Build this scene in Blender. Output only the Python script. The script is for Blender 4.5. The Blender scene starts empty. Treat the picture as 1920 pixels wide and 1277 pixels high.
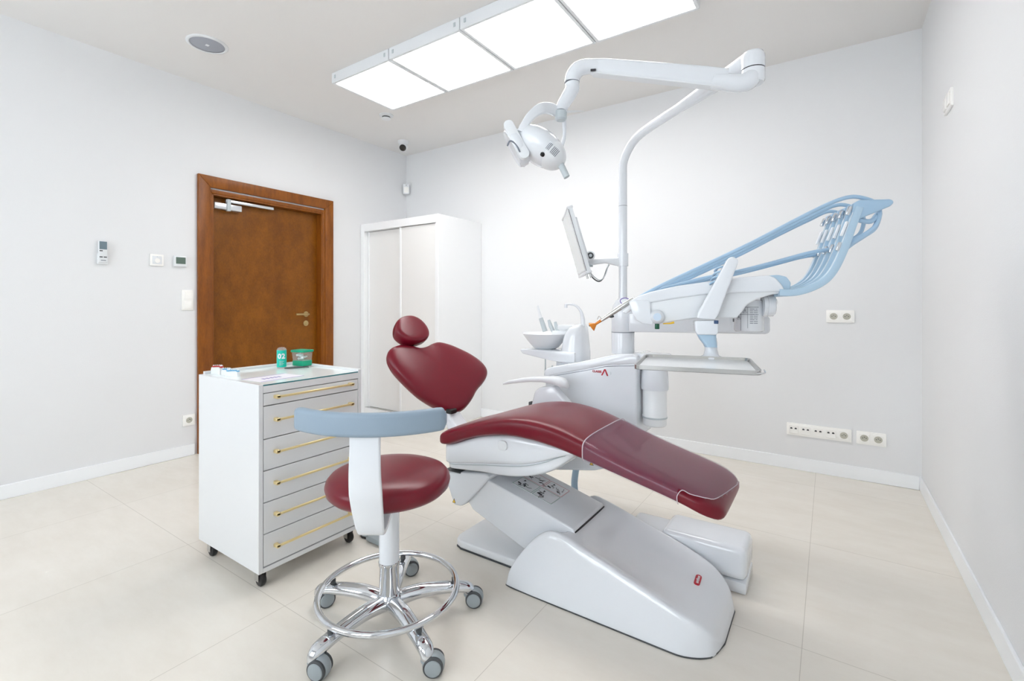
import bpy, bmesh, math, random
from math import pi, sin, cos, radians
from mathutils import Vector, Matrix

random.seed(7)
SC = bpy.context.scene
COL = SC.collection

# ------------------------------------------------------------------ camera
CAM_H = 1.14
cam_d = bpy.data.cameras.new('camera')
cam = bpy.data.objects.new('camera', cam_d)
COL.objects.link(cam)
cam.location = (0, 0, CAM_H)
cam.rotation_euler = (pi / 2, 0, radians(33.9))
cam_d.sensor_width = 36
cam_d.lens = 885.0 / 1920 * 36
cam_d.shift_y = (570 - 638.5) / 1920
cam_d.clip_start = 0.02
SC.camera = cam

# ------------------------------------------------------------------ world, exposure
world = bpy.data.worlds.new('sky')
SC.world = world
world.use_nodes = True
wn = world.node_tree.nodes
wn['Background'].inputs[0].default_value = (0.87, 0.94, 1.0, 1)
wn['Background'].inputs[1].default_value = 5.8
SC.view_settings.view_transform = 'Standard'
SC.view_settings.look = 'None'
SC.view_settings.gamma = 1
SC.view_settings.use_curve_mapping = False
SC.view_settings.exposure = 0.37
PANEL_E = 7.6
SC.cycles.max_bounces = 10
SC.cycles.diffuse_bounces = 6
SC.cycles.sample_clamp_indirect = 8

# room dimensions
XL, YB, XR, HC, YF = -4.0, 3.795, 0.471, 2.827, -1.7

# daylight through the two windows of the wall behind the camera
WINS = [(-3.5, -2.0, 0.85, 2.35), (-1.55, -0.05, 0.85, 2.35)]
for (x0, x1, z0, z1) in WINS:
    l = bpy.data.lights.new('window_daylight', 'AREA')
    l.shape = 'RECTANGLE'; l.size = x1 - x0; l.size_y = z1 - z0
    l.energy = 1.0
    l.cycles.is_portal = True
    lo = bpy.data.objects.new('window_daylight', l)
    lo.location = ((x0 + x1) / 2, YF - 0.22, (z0 + z1) / 2)
    lo.rotation_euler = (pi / 2, 0, pi)
    COL.objects.link(lo)

# ------------------------------------------------------------------ materials
MATS = {}
def mat(name, color, rough=0.5, metal=0.0, coat=0.0, spec=0.5, alpha=1.0, trans=0.0, emit=None, ior=None):
    m = bpy.data.materials.new(name); m.use_nodes = True
    b = m.node_tree.nodes['Principled BSDF']
    b.inputs['Base Color'].default_value = (*color, 1)
    b.inputs['Roughness'].default_value = rough
    b.inputs['Metallic'].default_value = metal
    b.inputs['Coat Weight'].default_value = coat
    b.inputs['Coat Roughness'].default_value = 0.06
    b.inputs['Specular IOR Level'].default_value = spec
    b.inputs['Alpha'].default_value = alpha
    b.inputs['Transmission Weight'].default_value = trans
    if ior: b.inputs['IOR'].default_value = ior
    if emit:
        b.inputs['Emission Color'].default_value = (*emit[:3], 1)
        b.inputs['Emission Strength'].default_value = emit[3]
    MATS[name] = m
    return m
def noise_bump(m, scale, dist, coord='Object'):
    nt = m.node_tree; n = nt.nodes
    tc = n.new('ShaderNodeTexCoord'); no = n.new('ShaderNodeTexNoise'); bu = n.new('ShaderNodeBump')
    no.inputs['Scale'].default_value = scale
    bu.inputs['Distance'].default_value = dist; bu.inputs['Strength'].default_value = 0.6
    nt.links.new(tc.outputs[coord], no.inputs['Vector'])
    nt.links.new(no.outputs['Fac'], bu.inputs['Height'])
    nt.links.new(bu.outputs[0], n['Principled BSDF'].inputs['Normal'])
def ramp_color(m, scale, c1, c2, detail=4, stretch=(1, 1, 1), lo=0.3, hi=0.7):
    nt = m.node_tree; n = nt.nodes
    tc = n.new('ShaderNodeTexCoord'); mp = n.new('ShaderNodeMapping'); no = n.new('ShaderNodeTexNoise'); cr = n.new('ShaderNodeValToRGB')
    mp.inputs['Scale'].default_value = stretch
    no.inputs['Scale'].default_value = scale; no.inputs['Detail'].default_value = detail
    cr.color_ramp.elements[0].position = lo; cr.color_ramp.elements[1].position = hi
    cr.color_ramp.elements[0].color = (*c1, 1); cr.color_ramp.elements[1].color = (*c2, 1)
    L = nt.links
    L.new(tc.outputs['Object'], mp.inputs[0]); L.new(mp.outputs[0], no.inputs['Vector'])
    L.new(no.outputs['Fac'], cr.inputs[0]); L.new(cr.outputs[0], n['Principled BSDF'].inputs['Base Color'])
    return cr

wall_m = mat('wall_paint', (0.785, 0.79, 0.80), 0.65); noise_bump(wall_m, 220, 0.0006)
ceil_m = mat('ceiling_paint', (0.79, 0.775, 0.76), 0.8); noise_bump(ceil_m, 180, 0.0005)
base_m = mat('baseboard_white', (0.90, 0.92, 0.94), 0.35)
white = mat('gloss_white', (0.76, 0.785, 0.82), 0.16, coat=0.5)
white2 = mat('satin_white', (0.77, 0.79, 0.81), 0.35)
warmw = mat('switch_white', (0.93, 0.92, 0.89), 0.3)
board = mat('white_board', (0.73, 0.74, 0.75), 0.25, coat=0.3)
doorp = mat('cream_door_panel', (0.83, 0.825, 0.81), 0.4)
wardw = mat('wardrobe_white', (0.88, 0.89, 0.90), 0.35)
vinyl = mat('burgundy_vinyl', (0.155, 0.0035, 0.014), 0.30, spec=0.38)
film = mat('clear_film', (0.34, 0.22, 0.33), 0.06, alpha=0.20, coat=0.5)
filmedge = mat('film_edge', (0.75, 0.65, 0.70), 0.2, alpha=0.75)
bluep = mat('blue_grey_pad', (0.27, 0.35, 0.43), 0.5); noise_bump(bluep, 700, 0.0003)
blueh = mat('light_blue_plastic', (0.36, 0.52, 0.68), 0.35)
blueh2 = mat('pale_blue_silicone', (0.42, 0.57, 0.70), 0.4)
greyp = mat('caster_grey', (0.32, 0.36, 0.38), 0.4)
greyw = mat('grey_wheel', (0.20, 0.25, 0.29), 0.5)
lgrey = mat('light_grey_plastic', (0.50, 0.55, 0.57), 0.4)
dgrey = mat('dark_grey', (0.06, 0.065, 0.07), 0.5)
black = mat('black_rubber', (0.008, 0.008, 0.009), 0.4)
gap_m = mat('dark_gap', (0.03, 0.03, 0.035), 0.6)
chrome = mat('chrome', (0.68, 0.70, 0.73), 0.07, metal=1.0)
steel = mat('brushed_steel', (0.55, 0.55, 0.54), 0.25, metal=1.0)
brass = mat('brushed_brass', (0.80, 0.65, 0.34), 0.35, metal=0.55)
alu = mat('aluminium', (0.66, 0.68, 0.70), 0.3, metal=0.8)
brassd = mat('door_brass', (0.55, 0.42, 0.20), 0.35, metal=0.9)
panel_m = mat('light_panel', (0.9, 0.9, 0.9), 0.5, emit=(1.0, 0.985, 0.97, PANEL_E))
frost = mat('frosted_bottle', (0.84, 0.86, 0.87), 0.35)
glass = mat('clear_plastic', (0.95, 0.96, 0.97), 0.06, alpha=0.18, coat=0.5)
wglass = mat('window_glass', (0.9, 0.95, 1.0), 0.02, alpha=0.06)
tglass = mat('glass_top', (0.80, 0.86, 0.86), 0.10, spec=0.25)
gedge = mat('glass_edge', (0.05, 0.20, 0.22), 0.15)
green = mat('green_plastic', (0.0, 0.36, 0.20), 0.35)
teal = mat('teal_label', (0.0, 0.50, 0.38), 0.35)
red = mat('logo_red', (0.50, 0.01, 0.03), 0.4)
redl = mat('red_wax', (0.45, 0.03, 0.03), 0.4)
bluel = mat('blue_wax', (0.10, 0.38, 0.62), 0.4)
purple = mat('purple_print', (0.10, 0.04, 0.35), 0.5)
orange = mat('orange_shield', (0.75, 0.24, 0.02), 0.2, alpha=0.9)
dgreen = mat('dark_green_cap', (0.0, 0.09, 0.04), 0.4)
yellow = mat('warning_yellow', (0.80, 0.50, 0.03), 0.4)
ink = mat('black_ink', (0.02, 0.02, 0.025), 0.6)
inkg = mat('grey_ink', (0.18, 0.20, 0.24), 0.6)
frame_g = mat('green_frame_print', (0.12, 0.30, 0.22), 0.6)
frame_r = mat('red_frame_print', (0.60, 0.10, 0.12), 0.6)
lcdg = mat('lcd_green_grey', (0.12, 0.17, 0.14), 0.2)
lcdb = mat('lcd_blue_grey', (0.16, 0.22, 0.26), 0.2)
speakg = mat('speaker_grille', (0.36, 0.38, 0.43), 0.6)
lens_m = mat('black_lens', (0.005, 0.005, 0.006), 0.08)
paper = mat('paper', (0.82, 0.80, 0.86), 0.5)
cotton = mat('cotton', (0.85, 0.87, 0.89), 0.9)
sockd = mat('socket_recess', (0.50, 0.49, 0.42), 0.5)

wood = mat('door_wood', (0.3, 0.1, 0.02), 0.38, spec=0.3)
def wood_nodes(m, vert, c1, c2):
    nt = m.node_tree; n = nt.nodes; L = nt.links
    tc = n.new('ShaderNodeTexCoord')
    mp = n.new('ShaderNodeMapping'); mp.inputs['Scale'].default_value = vert
    n1 = n.new('ShaderNodeTexNoise'); n1.inputs['Scale'].default_value = 5; n1.inputs['Detail'].default_value = 8; n1.inputs['Roughness'].default_value = 0.65
    n2 = n.new('ShaderNodeTexNoise'); n2.inputs['Scale'].default_value = 60; n2.inputs['Detail'].default_value = 3
    mx = n.new('ShaderNodeMath'); mx.operation = 'MULTIPLY_ADD'; mx.inputs[1].default_value = 0.35
    cr = n.new('ShaderNodeValToRGB')
    cr.color_ramp.elements[0].position = 0.50; cr.color_ramp.elements[1].position = 0.86
    cr.color_ramp.elements[0].color = (*c1, 1); cr.color_ramp.elements[1].color = (*c2, 1)
    L.new(tc.outputs['Object'], mp.inputs[0]); L.new(mp.outputs[0], n1.inputs['Vector']); L.new(mp.outputs[0], n2.inputs['Vector'])
    L.new(n2.outputs['Fac'], mx.inputs[0]); L.new(n1.outputs['Fac'], mx.inputs[2])
    L.new(mx.outputs[0], cr.inputs[0]); L.new(cr.outputs[0], n['Principled BSDF'].inputs['Base Color'])
wood_nodes(wood, (1.6, 1.6, 1.0), (0.150, 0.045, 0.002), (0.245, 0.082, 0.004))
woodf = mat('frame_wood', (0.4, 0.15, 0.03), 0.38, spec=0.35)
wood_nodes(woodf, (5, 5, 0.8), (0.17, 0.046, 0.004), (0.29, 0.09, 0.008))

# floor: large rectified beige tiles, laid in a staggered bond
def floor_mat():
    m = mat('floor_tile', (0.7, 0.66, 0.6), 0.22)
    nt = m.node_tree; n = nt.nodes; L = nt.links
    b = n['Principled BSDF']
    tc = n.new('ShaderNodeTexCoord'); mp = n.new('ShaderNodeMapping')
    mp.inputs['Location'].default_value = (0.075 + 0.815 * 8, -1.0 + 0.832 * 6, 0)
    br = n.new('ShaderNodeTexBrick')
    br.offset = 0.0; br.squash = 1.0
    br.inputs['Scale'].default_value = 1.0
    br.inputs['Brick Width'].default_value = 0.815; br.inputs['Row Height'].default_value = 0.832
    br.inputs['Mortar Size'].default_value = 0.0013; br.inputs['Mortar Smooth'].default_value = 0.2
    br.inputs['Bias'].default_value = 0
    br.inputs['Color1'].default_value = (0.775, 0.735, 0.665, 1); br.inputs['Color2'].default_value = (0.79, 0.75, 0.685, 1)
    br.inputs['Mortar'].default_value = (0.58, 0.54, 0.48, 1)
    L.new(tc.outputs['Object'], mp.inputs[0]); L.new(mp.outputs[0], br.inputs['Vector'])
    no = n.new('ShaderNodeTexNoise'); no.inputs['Scale'].default_value = 3.0; no.inputs['Detail'].default_value = 9; no.inputs['Roughness'].default_value = 0.7
    mp2 = n.new('ShaderNodeMapping'); mp2.inputs['Scale'].default_value = (1.0, 2.6, 1)
    L.new(tc.outputs['Object'], mp2.inputs[0]); L.new(mp2.outputs[0], no.inputs['Vector'])
    cr = n.new('ShaderNodeValToRGB'); cr.color_ramp.elements[0].position = 0.3; cr.color_ramp.elements[1].position = 0.72
    cr.color_ramp.elements[0].color = (0.93, 0.915, 0.895, 1); cr.color_ramp.elements[1].color = (1.0, 1.0, 1.0, 1)
    L.new(no.outputs['Fac'], cr.inputs[0])
    mx = n.new('ShaderNodeMix'); mx.data_type = 'RGBA'; mx.blend_type = 'MULTIPLY'; mx.inputs[0].default_value = 1
    L.new(br.outputs['Color'], mx.inputs[6]); L.new(cr.outputs[0], mx.inputs[7]); L.new(mx.outputs[2], b.inputs['Base Color'])
    mr = n.new('ShaderNodeMapRange'); mr.inputs[3].default_value = 0.16; mr.inputs[4].default_value = 0.32
    L.new(no.outputs['Fac'], mr.inputs[0]); L.new(mr.outputs[0], b.inputs['Roughness'])
    return m
floor_m = floor_mat()

# ------------------------------------------------------------------ mesh helpers
class MB:
    """collects shapes (world coordinates) for ONE mesh object"""
    def __init__(s): s.v = []; s.f = []; s.mi = []
    def add(s, vs, fs, mi=0):
        o = len(s.v); s.v += [tuple(v) for v in vs]
        s.f += [tuple(i + o for i in f) for f in fs]; s.mi += [mi] * len(fs)
        return s
    def bmadd(s, bm, mi=0, M=None):
        bm.verts.index_update()
        vs = [(M @ v.co) if M else v.co.copy() for v in bm.verts]
        fs = [[v.index for v in f.verts] for f in bm.faces]
        bm.free(); return s.add(vs, fs, mi)
    def box(s, x0, x1, y0, y1, z0, z1, bev=0, seg=2, mi=0, M=None):
        bm = bmesh.new()
        co = [(x, y, z) for z in (z0, z1) for (x, y) in ((x0, y0), (x1, y0), (x1, y1), (x0, y1))]
        V = [bm.verts.new(c) for c in co]
        for f in ((3, 2, 1, 0), (4, 5, 6, 7), (0, 1, 5, 4), (1, 2, 6, 5), (2, 3, 7, 6), (3, 0, 4, 7)): bm.faces.new([V[i] for i in f])
        if bev: bmesh.ops.bevel(bm, geom=bm.edges[:], offset=bev, segments=seg, profile=0.5, affect='EDGES', clamp_overlap=True)
        return s.bmadd(bm, mi, M)
    def prism(s, poly, frame, d0, d1, bev=0, seg=2, mi=0):
        """poly: 2D points; frame: (origin, u, v, n) ; extruded from d0 to d1 along n"""
        O, U, V_, N = [Vector(q) for q in frame]
        bm = bmesh.new()
        a = [bm.verts.new(O + U * p[0] + V_ * p[1] + N * d0) for p in poly]
        b = [bm.verts.new(O + U * p[0] + V_ * p[1] + N * d1) for p in poly]
        n = len(poly)
        bm.faces.new(a[::-1]); bm.faces.new(b)
        for i in range(n): bm.faces.new((a[i], a[(i + 1) % n], b[(i + 1) % n], b[i]))
        bmesh.ops.recalc_face_normals(bm, faces=bm.faces[:])
        if bev: bmesh.ops.bevel(bm, geom=bm.edges[:], offset=bev, segments=seg, profile=0.5, affect='EDGES', clamp_overlap=True)
        return s.bmadd(bm, mi)
    def loft(s, rings, cap=True, mi=0, closed=True):
        n = len(rings[0]); vs = [p for r in rings for p in r]; fs = []
        for k in range(len(rings) - 1):
            for i in range(n if closed else n - 1):
                j = (i + 1) % n
                fs.append((k * n + i, k * n + j, (k + 1) * n + j, (k + 1) * n + i))
        if cap and closed:
            fs.append(tuple(range(n))[::-1]); m = (len(rings) - 1) * n; fs.append(tuple(range(m, m + n)))
        return s.add(vs, fs, mi)
    def tube(s, pts, r, n=12, mi=0, sub=0, cap=True, flat=None):
        pts = [Vector(p) for p in pts]
        if sub: pts = smooth_path(pts, sub)
        R = None
        if isinstance(r, list):
            q = [(x, x) if not isinstance(x, (list, tuple)) else x for x in r]; R = []
            for i in range(len(pts)):
                f_ = i / (len(pts) - 1) * (len(q) - 1); k = min(int(f_), len(q) - 2) if len(q) > 1 else 0; t = f_ - k
                q1 = q[min(k + 1, len(q) - 1)]
                R.append((q[k][0] + (q1[0] - q[k][0]) * t, q[k][1] + (q1[1] - q[k][1]) * t))
        rings = []; up = None
        for i, p in enumerate(pts):
            t = (pts[min(i + 1, len(pts) - 1)] - pts[max(i - 1, 0)]).normalized()
            if up is None:
                up = Vector((0, 0, 1)) if abs(t.z) < 0.9 else Vector((1, 0, 0))
                if flat: up = Vector(flat)
            up = (up - t * up.dot(t)).normalized(); sd = t.cross(up)
            rr = R[i] if R else r
            ra, rb = rr if isinstance(rr, (list, tuple)) else (rr, rr)
            rings.append([p + up * (cos(2 * pi * k / n) * ra) + sd * (sin(2 * pi * k / n) * rb) for k in range(n)])
        return s.loft(rings, cap, mi)
    def cyl(s, p0, p1, r, r2=None, n=24, mi=0, bev=0):
        p0, p1 = Vector(p0), Vector(p1); r2 = r if r2 is None else r2
        if bev:
            d = (p1 - p0).normalized(); L = (p1 - p0).length
            return s.revolve(p0, d, [(0, 0), (r - bev, 0), (r - bev * .3, bev * .3), (r, bev), (r2, L - bev), (r2 - bev * .3, L - bev * .3), (r2 - bev, L), (0, L)], n, mi)
        return s.tube([p0, p1], [r, r2], n, mi)
    def revolve(s, o, d, prof, n=32, mi=0):
        o, d = Vector(o), Vector(d).normalized()
        u = d.orthogonal().normalized(); w = d.cross(u); vs = []; idx = []
        for (r, z) in prof:
            if r < 1e-6: idx.append([len(vs)]); vs.append(o + d * z)
            else:
                idx.append(list(range(len(vs), len(vs) + n)))
                vs += [o + d * z + u * (r * cos(2 * pi * k / n)) + w * (r * sin(2 * pi * k / n)) for k in range(n)]
        fs = []
        for a, b in zip(idx, idx[1:]):
            for k in range(n):
                j = (k + 1) % n
                if len(a) == 1 and len(b) == 1: continue
                if len(a) == 1: fs.append((a[0], b[j], b[k]))
                elif len(b) == 1: fs.append((a[k], a[j], b[0]))
                else: fs.append((a[k], a[j], b[j], b[k]))
        return s.add(vs, fs, mi)
    def ellipsoid(s, c, ax, r, n=24, m=14, mi=0):
        c = Vector(c); ax = [Vector(a).normalized() for a in ax]; vs = []; rings = []
        for i in range(1, m):
            t = pi * i / m
            rings.append([c + ax[0] * (r[0] * cos(t)) + ax[1] * (r[1] * sin(t) * cos(2 * pi * k / n)) + ax[2] * (r[2] * sin(t) * sin(2 * pi * k / n)) for k in range(n)])
        return s.loft(rings, True, mi)

def smooth_path(pts, sub, closed=False):
    P = [Vector(p) for p in pts]; n = len(P); out = []
    rng = range(n) if closed else range(n - 1)
    for i in rng:
        g = lambda k: P[k % n] if closed else P[max(0, min(n - 1, k))]
        p0, p1, p2, p3 = g(i - 1), g(i), g(i + 1), g(i + 2)
        for k in range(sub):
            t = k / sub
            out.append(0.5 * ((2 * p1) + (p2 - p0) * t + (2 * p0 - 5 * p1 + 4 * p2 - p3) * t * t + (3 * p1 - p0 - 3 * p2 + p3) * t ** 3))
    if not closed: out.append(P[-1])
    return out
def smooth2(poly, sub=4):
    return [(p.x, p.y) for p in smooth_path([Vector((a, b, 0)) for a, b in poly], sub, True)]

def interp(x, xs, ys):
    if x <= xs[0]: return ys[0]
    if x >= xs[-1]: return ys[-1]
    for i in range(len(xs) - 1):
        if x <= xs[i + 1]:
            # smooth (Catmull-Rom like) interpolation
            h = xs[i + 1] - xs[i]; t = (x - xs[i]) / h
            d = lambda k: (ys[min(k + 1, len(ys) - 1)] - ys[max(k - 1, 0)]) / (xs[min(k + 1, len(xs) - 1)] - xs[max(k - 1, 0)])
            m0, m1 = d(i) * h, d(i + 1) * h
            return (2 * t ** 3 - 3 * t * t + 1) * ys[i] + (t ** 3 - 2 * t * t + t) * m0 + (-2 * t ** 3 + 3 * t * t) * ys[i + 1] + (t ** 3 - t * t) * m1

def build(name, mb, mats, parent=None, smooth=True, angle=40, subsurf=0):
    me = bpy.data.meshes.new(name)
    inv = Matrix.Identity(4)
    if parent is not None:
        bpy.context.view_layer.update() if False else None
        inv = world_of(parent).inverted()
    me.from_pydata([tuple(inv @ Vector(v)) for v in mb.v], [], mb.f)
    for m in (mats if isinstance(mats, (list, tuple)) else [mats]): me.materials.append(m)
    for p, i in zip(me.polygons, mb.mi): p.material_index = i
    bm = bmesh.new(); bm.from_mesh(me); bmesh.ops.recalc_face_normals(bm, faces=bm.faces[:]); bm.to_mesh(me); bm.free()
    if smooth:
        me.shade_smooth()
        me.set_sharp_from_angle(angle=radians(angle))
    me.validate()
    o = bpy.data.objects.new(name, me); COL.objects.link(o)
    if parent is not None: o.parent = parent
    if subsurf:
        md = o.modifiers.new('sub', 'SUBSURF'); md.levels = subsurf; md.render_levels = subsurf
    return o
def world_of(o):
    M = o.matrix_basis.copy() if False else Matrix.Translation(o.location) @ o.rotation_euler.to_matrix().to_4x4()
    return world_of(o.parent) @ M if o.parent else M
def thing(name, label, cat, loc=(0, 0, 0), rotz=0, group=None):
    o = bpy.data.objects.new(name, None); COL.objects.link(o)
    o.location = loc; o.rotation_euler = (0, 0, rotz); o.empty_display_size = 0.05
    return tag(o, label, cat, group)
def tag(o, label, cat, group=None):
    o['label'] = label; o['category'] = cat
    if group: o['group'] = group
    return o
def struct(name, mb, m, **k):
    o = build(name, mb, m, **k); o['kind'] = 'structure'; return o
def dup(root, loc=None, rotz=None, label=None, group=None):
    def cp(o, par):
        c = o.copy(); COL.objects.link(c); c.parent = par
        for ch in list(o.children): cp(ch, c)
        return c
    r = cp(root, root.parent)
    if loc is not None: r.location = loc
    if rotz is not None: r.rotation_euler = (0, 0, rotz)
    if label: r['label'] = label
    if group: r['group'] = group
    return r
def text_geo(body, size, frame, mi=0, depth=0.0004, bold=0.0, sx=1.0, mb=None, center=True):
    """letters laid on a frame (origin, right, up, normal)"""
    cu = bpy.data.curves.new('letters', 'FONT'); cu.body = body; cu.size = size; cu.extrude = depth; cu.offset = bold
    cu.align_x = 'CENTER' if center else 'LEFT'; cu.align_y = 'CENTER'; cu.resolution_u = 3
    ob = bpy.data.objects.new('letters', cu); COL.objects.link(ob)
    dg = bpy.context.evaluated_depsgraph_get(); me = bpy.data.meshes.new_from_object(ob.evaluated_get(dg))
    O, U, V_, N = [Vector(q) for q in frame]
    vs = [O + U * (v.co.x * sx) + V_ * v.co.y + N * (v.co.z + depth) for v in me.vertices]
    fs = [tuple(p.vertices) for p in me.polygons]
    bpy.data.objects.remove(ob); bpy.data.curves.remove(cu); bpy.data.meshes.remove(me)
    mb = mb or MB()
    return mb.add(vs, fs, mi)
def rrect(w, h, r, n=4):
    out = []
    for cx, cy, a0 in ((w / 2 - r, h / 2 - r, 0), (-w / 2 + r, h / 2 - r, 90), (-w / 2 + r, -h / 2 + r, 180), (w / 2 - r, -h / 2 + r, 270)):
        for k in range(n + 1):
            a = radians(a0 + 90 * k / n); out.append((cx + r * cos(a), cy + r * sin(a)))
    return out

# ------------------------------------------------------------------ the room
T = 0.15
struct('floor', MB().box(XL - T, XR + T, YF - T, YB + T, -0.1, 0), floor_m, smooth=False)
struct('ceiling', MB().box(XL - T, XR + T, YF - T, YB + T, HC, HC + 0.1), ceil_m, smooth=False)
DY0, DY1, DZ = 1.73, 2.73, 2.02      # door leaf opening
wl = MB()
wl.box(XL - T, XL, YF - T, DY0, 0, HC); wl.box(XL - T, XL, DY1, YB + T, 0, HC); wl.box(XL - T, XL, DY0, DY1, DZ, HC)
struct('wall_left', wl, wall_m, smooth=False)
struct('wall_back', MB().box(XL, XR, YB, YB + T, 0, HC), wall_m, smooth=False)
struct('wall_right', MB().box(XR, XR + T, YF - T, YB + T, 0, HC), wall_m, smooth=False)
wf = MB()
xs = [XL] + [w for W_ in WINS for w in W_[:2]] + [XR]
wf.box(XL, XR, YF - T, YF, 0, 0.85); wf.box(XL, XR, YF - T, YF, 2.35, HC)
for i in range(0, 6, 2): wf.box(xs[i], xs[i + 1], YF - T, YF, 0.85, 2.35)
struct('wall_front', wf, wall_m, smooth=False)
for i, (x0, x1, z0, z1) in enumerate(WINS):
    w = MB(); a = 0.06; y0, y1 = YF - 0.11, YF - 0.05
    w.box(x0, x1, y0, y1, z0, z0 + a, .005); w.box(x0, x1, y0, y1, z1 - a, z1, .005)
    for xx in (x0, (x0 + x1) / 2 - a / 2, x1 - a): w.box(xx, xx + a, y0, y1, z0 + a, z1 - a, .005)
    wo = struct('window_%d' % (i + 1), w, white2)
    p = build('window_pane', MB().box(x0 + a, x1 - a, YF - .083, YF - .079, z0 + a, z1 - a), wglass, parent=wo, smooth=False)
BH, BT = 0.085, 0.012
def bb(name, x0, x1, y0, y1):
    struct(name, MB().box(x0, x1, y0, y1, 0, BH, 0.003, 1), base_m)
bb('baseboard_left', XL, XL + BT, YF, 1.63)
bb('baseboard_left_far', XL, XL + BT, 2.83, 3.158)
bb('baseboard_back', -2.92, XR - BT, YB - BT, YB)
bb('baseboard_right', XR - BT, XR, YF, YB)

# wooden door with its casing, closer, handle and lock
d = MB(); fx = XL + 0.018
cw = 0.105
def casing(x1, y0, y1, zt, w, x0=XL, bev=0.004):
    m_ = MB()
    m_.prism([(y0, 0), (y0 + w, 0), (y0 + w, zt - w), (y0, zt)], ((0, 0, 0), (0, 1, 0), (0, 0, 1), (1, 0, 0)), x0, x1, bev, 2)
    m_.prism([(y1 - w, 0), (y1, 0), (y1, zt), (y1 - w, zt - w)], ((0, 0, 0), (0, 1, 0), (0, 0, 1), (1, 0, 0)), x0, x1, bev, 2)
    m_.prism([(y0, zt), (y0 + w, zt - w), (y1 - w, zt - w), (y1, zt)], ((0, 0, 0), (0, 1, 0), (0, 0, 1), (1, 0, 0)), x0, x1, bev, 2)
    return m_
door = struct('door_1', MB().box(XL - 0.105, XL - 0.06, DY0 + .03, DY1 - .03, 0.004, DZ - .03, .003, 1), wood)
cs = build('door_casing', casing(XL + 0.028, 1.645, 2.822, 2.133, 0.088), woodf, parent=door)
jm = MB()
jm.box(XL - 0.13, XL + 0.012, DY0, DY0 + .03, 0, DZ, .002, 1); jm.box(XL - 0.13, XL + 0.012, DY1 - .03, DY1, 0, DZ, .002, 1); jm.box(XL - 0.13, XL + 0.012, DY0, DY1, DZ - .03, DZ, .002, 1)
jm.add(*[list(q) for q in (lambda c: (c.v, c.f))(casing(XL + 0.018, DY0 - .012, DY1 + .012, DZ + .012, 0.03, XL + .001, .004))])
build('door_jamb', jm, woodf, parent=door)
# handle and lock on the right side of the leaf
hy, hz = 2.585, 1.045; lx = XL - 0.06
hm = MB().cyl((lx, hy, hz), (lx + .01, hy, hz), 0.026, bev=.003)
hm.tube([(lx, hy, hz), (lx + .05, hy, hz), (lx + .058, hy - .02, hz), (lx + .058, hy - .13, hz)], .0095, 12)
build('door_handle', hm, brassd, parent=door)
km = MB().cyl((lx, hy, hz - .085), (lx + .008, hy, hz - .085), 0.026, bev=.003)
km.box(lx + .006, lx + .016, hy - .006, hy + .006, hz - .1, hz - .07, .002, 1)
build('door_lock', km, brassd, parent=door)
# door closer
cl = thing('door_closer', 'silver door closer with a sliding arm rail at the top of the wooden door', 'door closer', (XL - .06, 1.83, 1.9))
build('closer_body', MB().box(lx + .001, lx + .05, 1.775, 1.985, 1.895, 1.945, .006), alu, parent=cl)
build('arm_rail', MB().box(lx + .03, lx + .055, 1.86, 2.25, 1.955, 1.978, .003), alu, parent=cl)
build('closer_arm', MB().box(lx + .03, lx + .062, 1.865, 1.895, 1.885, 1.982, .005), lgrey, parent=cl)

# ------------------------------------------------------------------ ceiling lights
PX = [-3.02, -2.41, -1.80, -1.19]; PW = 0.607; PY0 = 2.13; PY1 = 2.715; PZ = 2.752
def make_panel():
    t = thing('ceiling_light_panel', '', 'ceiling light', (0, 0, 0), 0, 'square ceiling light panels in one row')
    fr = MB(); w = PW - .002; dd = PY1 - PY0; e = 0.020; z0 = PZ; z1 = HC
    fr.box(0, w, 0, e, z0, z1, .002, 1); fr.box(0, w, dd - e, dd, z0, z1, .002, 1)
    fr.box(0, e, e, dd - e, z0, z1, .002, 1); fr.box(w - e, w, e, dd - e, z0, z1, .002, 1)
    build('frame', fr, white2, parent=t)
    build('diffuser', MB().box(e, w - e, e, dd - e, z0 + .003, z0 + .02), panel_m, parent=t, smooth=False)
    c = MB()
    for xx in (.03, w - .045): c.box(xx, xx + .015, -.003, 0.001, z0 + .03, z1 - .02, .001, 1); 
    build('clip', c, lgrey, parent=t)
    return t
p0 = make_panel(); labs = ['leftmost square ceiling light panel, above the ceiling smoke detector', 'second square light panel from the left on the ceiling', 'third square light panel from the left, cut by the top of the photo', 'rightmost square ceiling light panel, above the dental lamp arm']
for i, lab in enumerate(labs):
    t = p0 if i == 0 else dup(p0)
    t.location = (PX[i], PY0, 0); t['label'] = lab

# ------------------------------------------------------------------ small fixtures
t = thing('ceiling_speaker', 'round flush ceiling loudspeaker with a grey grille', 'loudspeaker', (-3.35, 1.44, HC))
build('rim', MB().revolve((-3.35, 1.44, HC), (0, 0, -1), [(0.092, 0), (.118, 0), (.118, .004), (.112, .008), (.102, .009), (.098, .006)], 40), white2, parent=t)
build('grille', MB().revolve((-3.35, 1.44, HC), (0, 0, -1), [(0, .007), (.09, .006), (.099, .003), (.1, 0)], 40), speakg, parent=t)
build('badge', MB().box(-3.362, -3.338, 1.43, 1.45, HC - .009, HC - .0065, .001, 1), white2, parent=t)
t = thing('smoke_detector', 'small round white smoke detector on the ceiling near the light panels', 'smoke detector', (-3.286, 2.874, HC))
build('base', MB().revolve((-3.286, 2.874, HC), (0, 0, -1), [(0, 0), (.062, 0), (.062, .008), (.045, .016), (0, .016)], 32), white2, parent=t)
build('chamber', MB().revolve((-3.286, 2.874, HC - .016), (0, 0, -1), [(0, 0), (.036, 0), (.036, .012), (0, .012)], 32), dgrey, parent=t)
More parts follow.
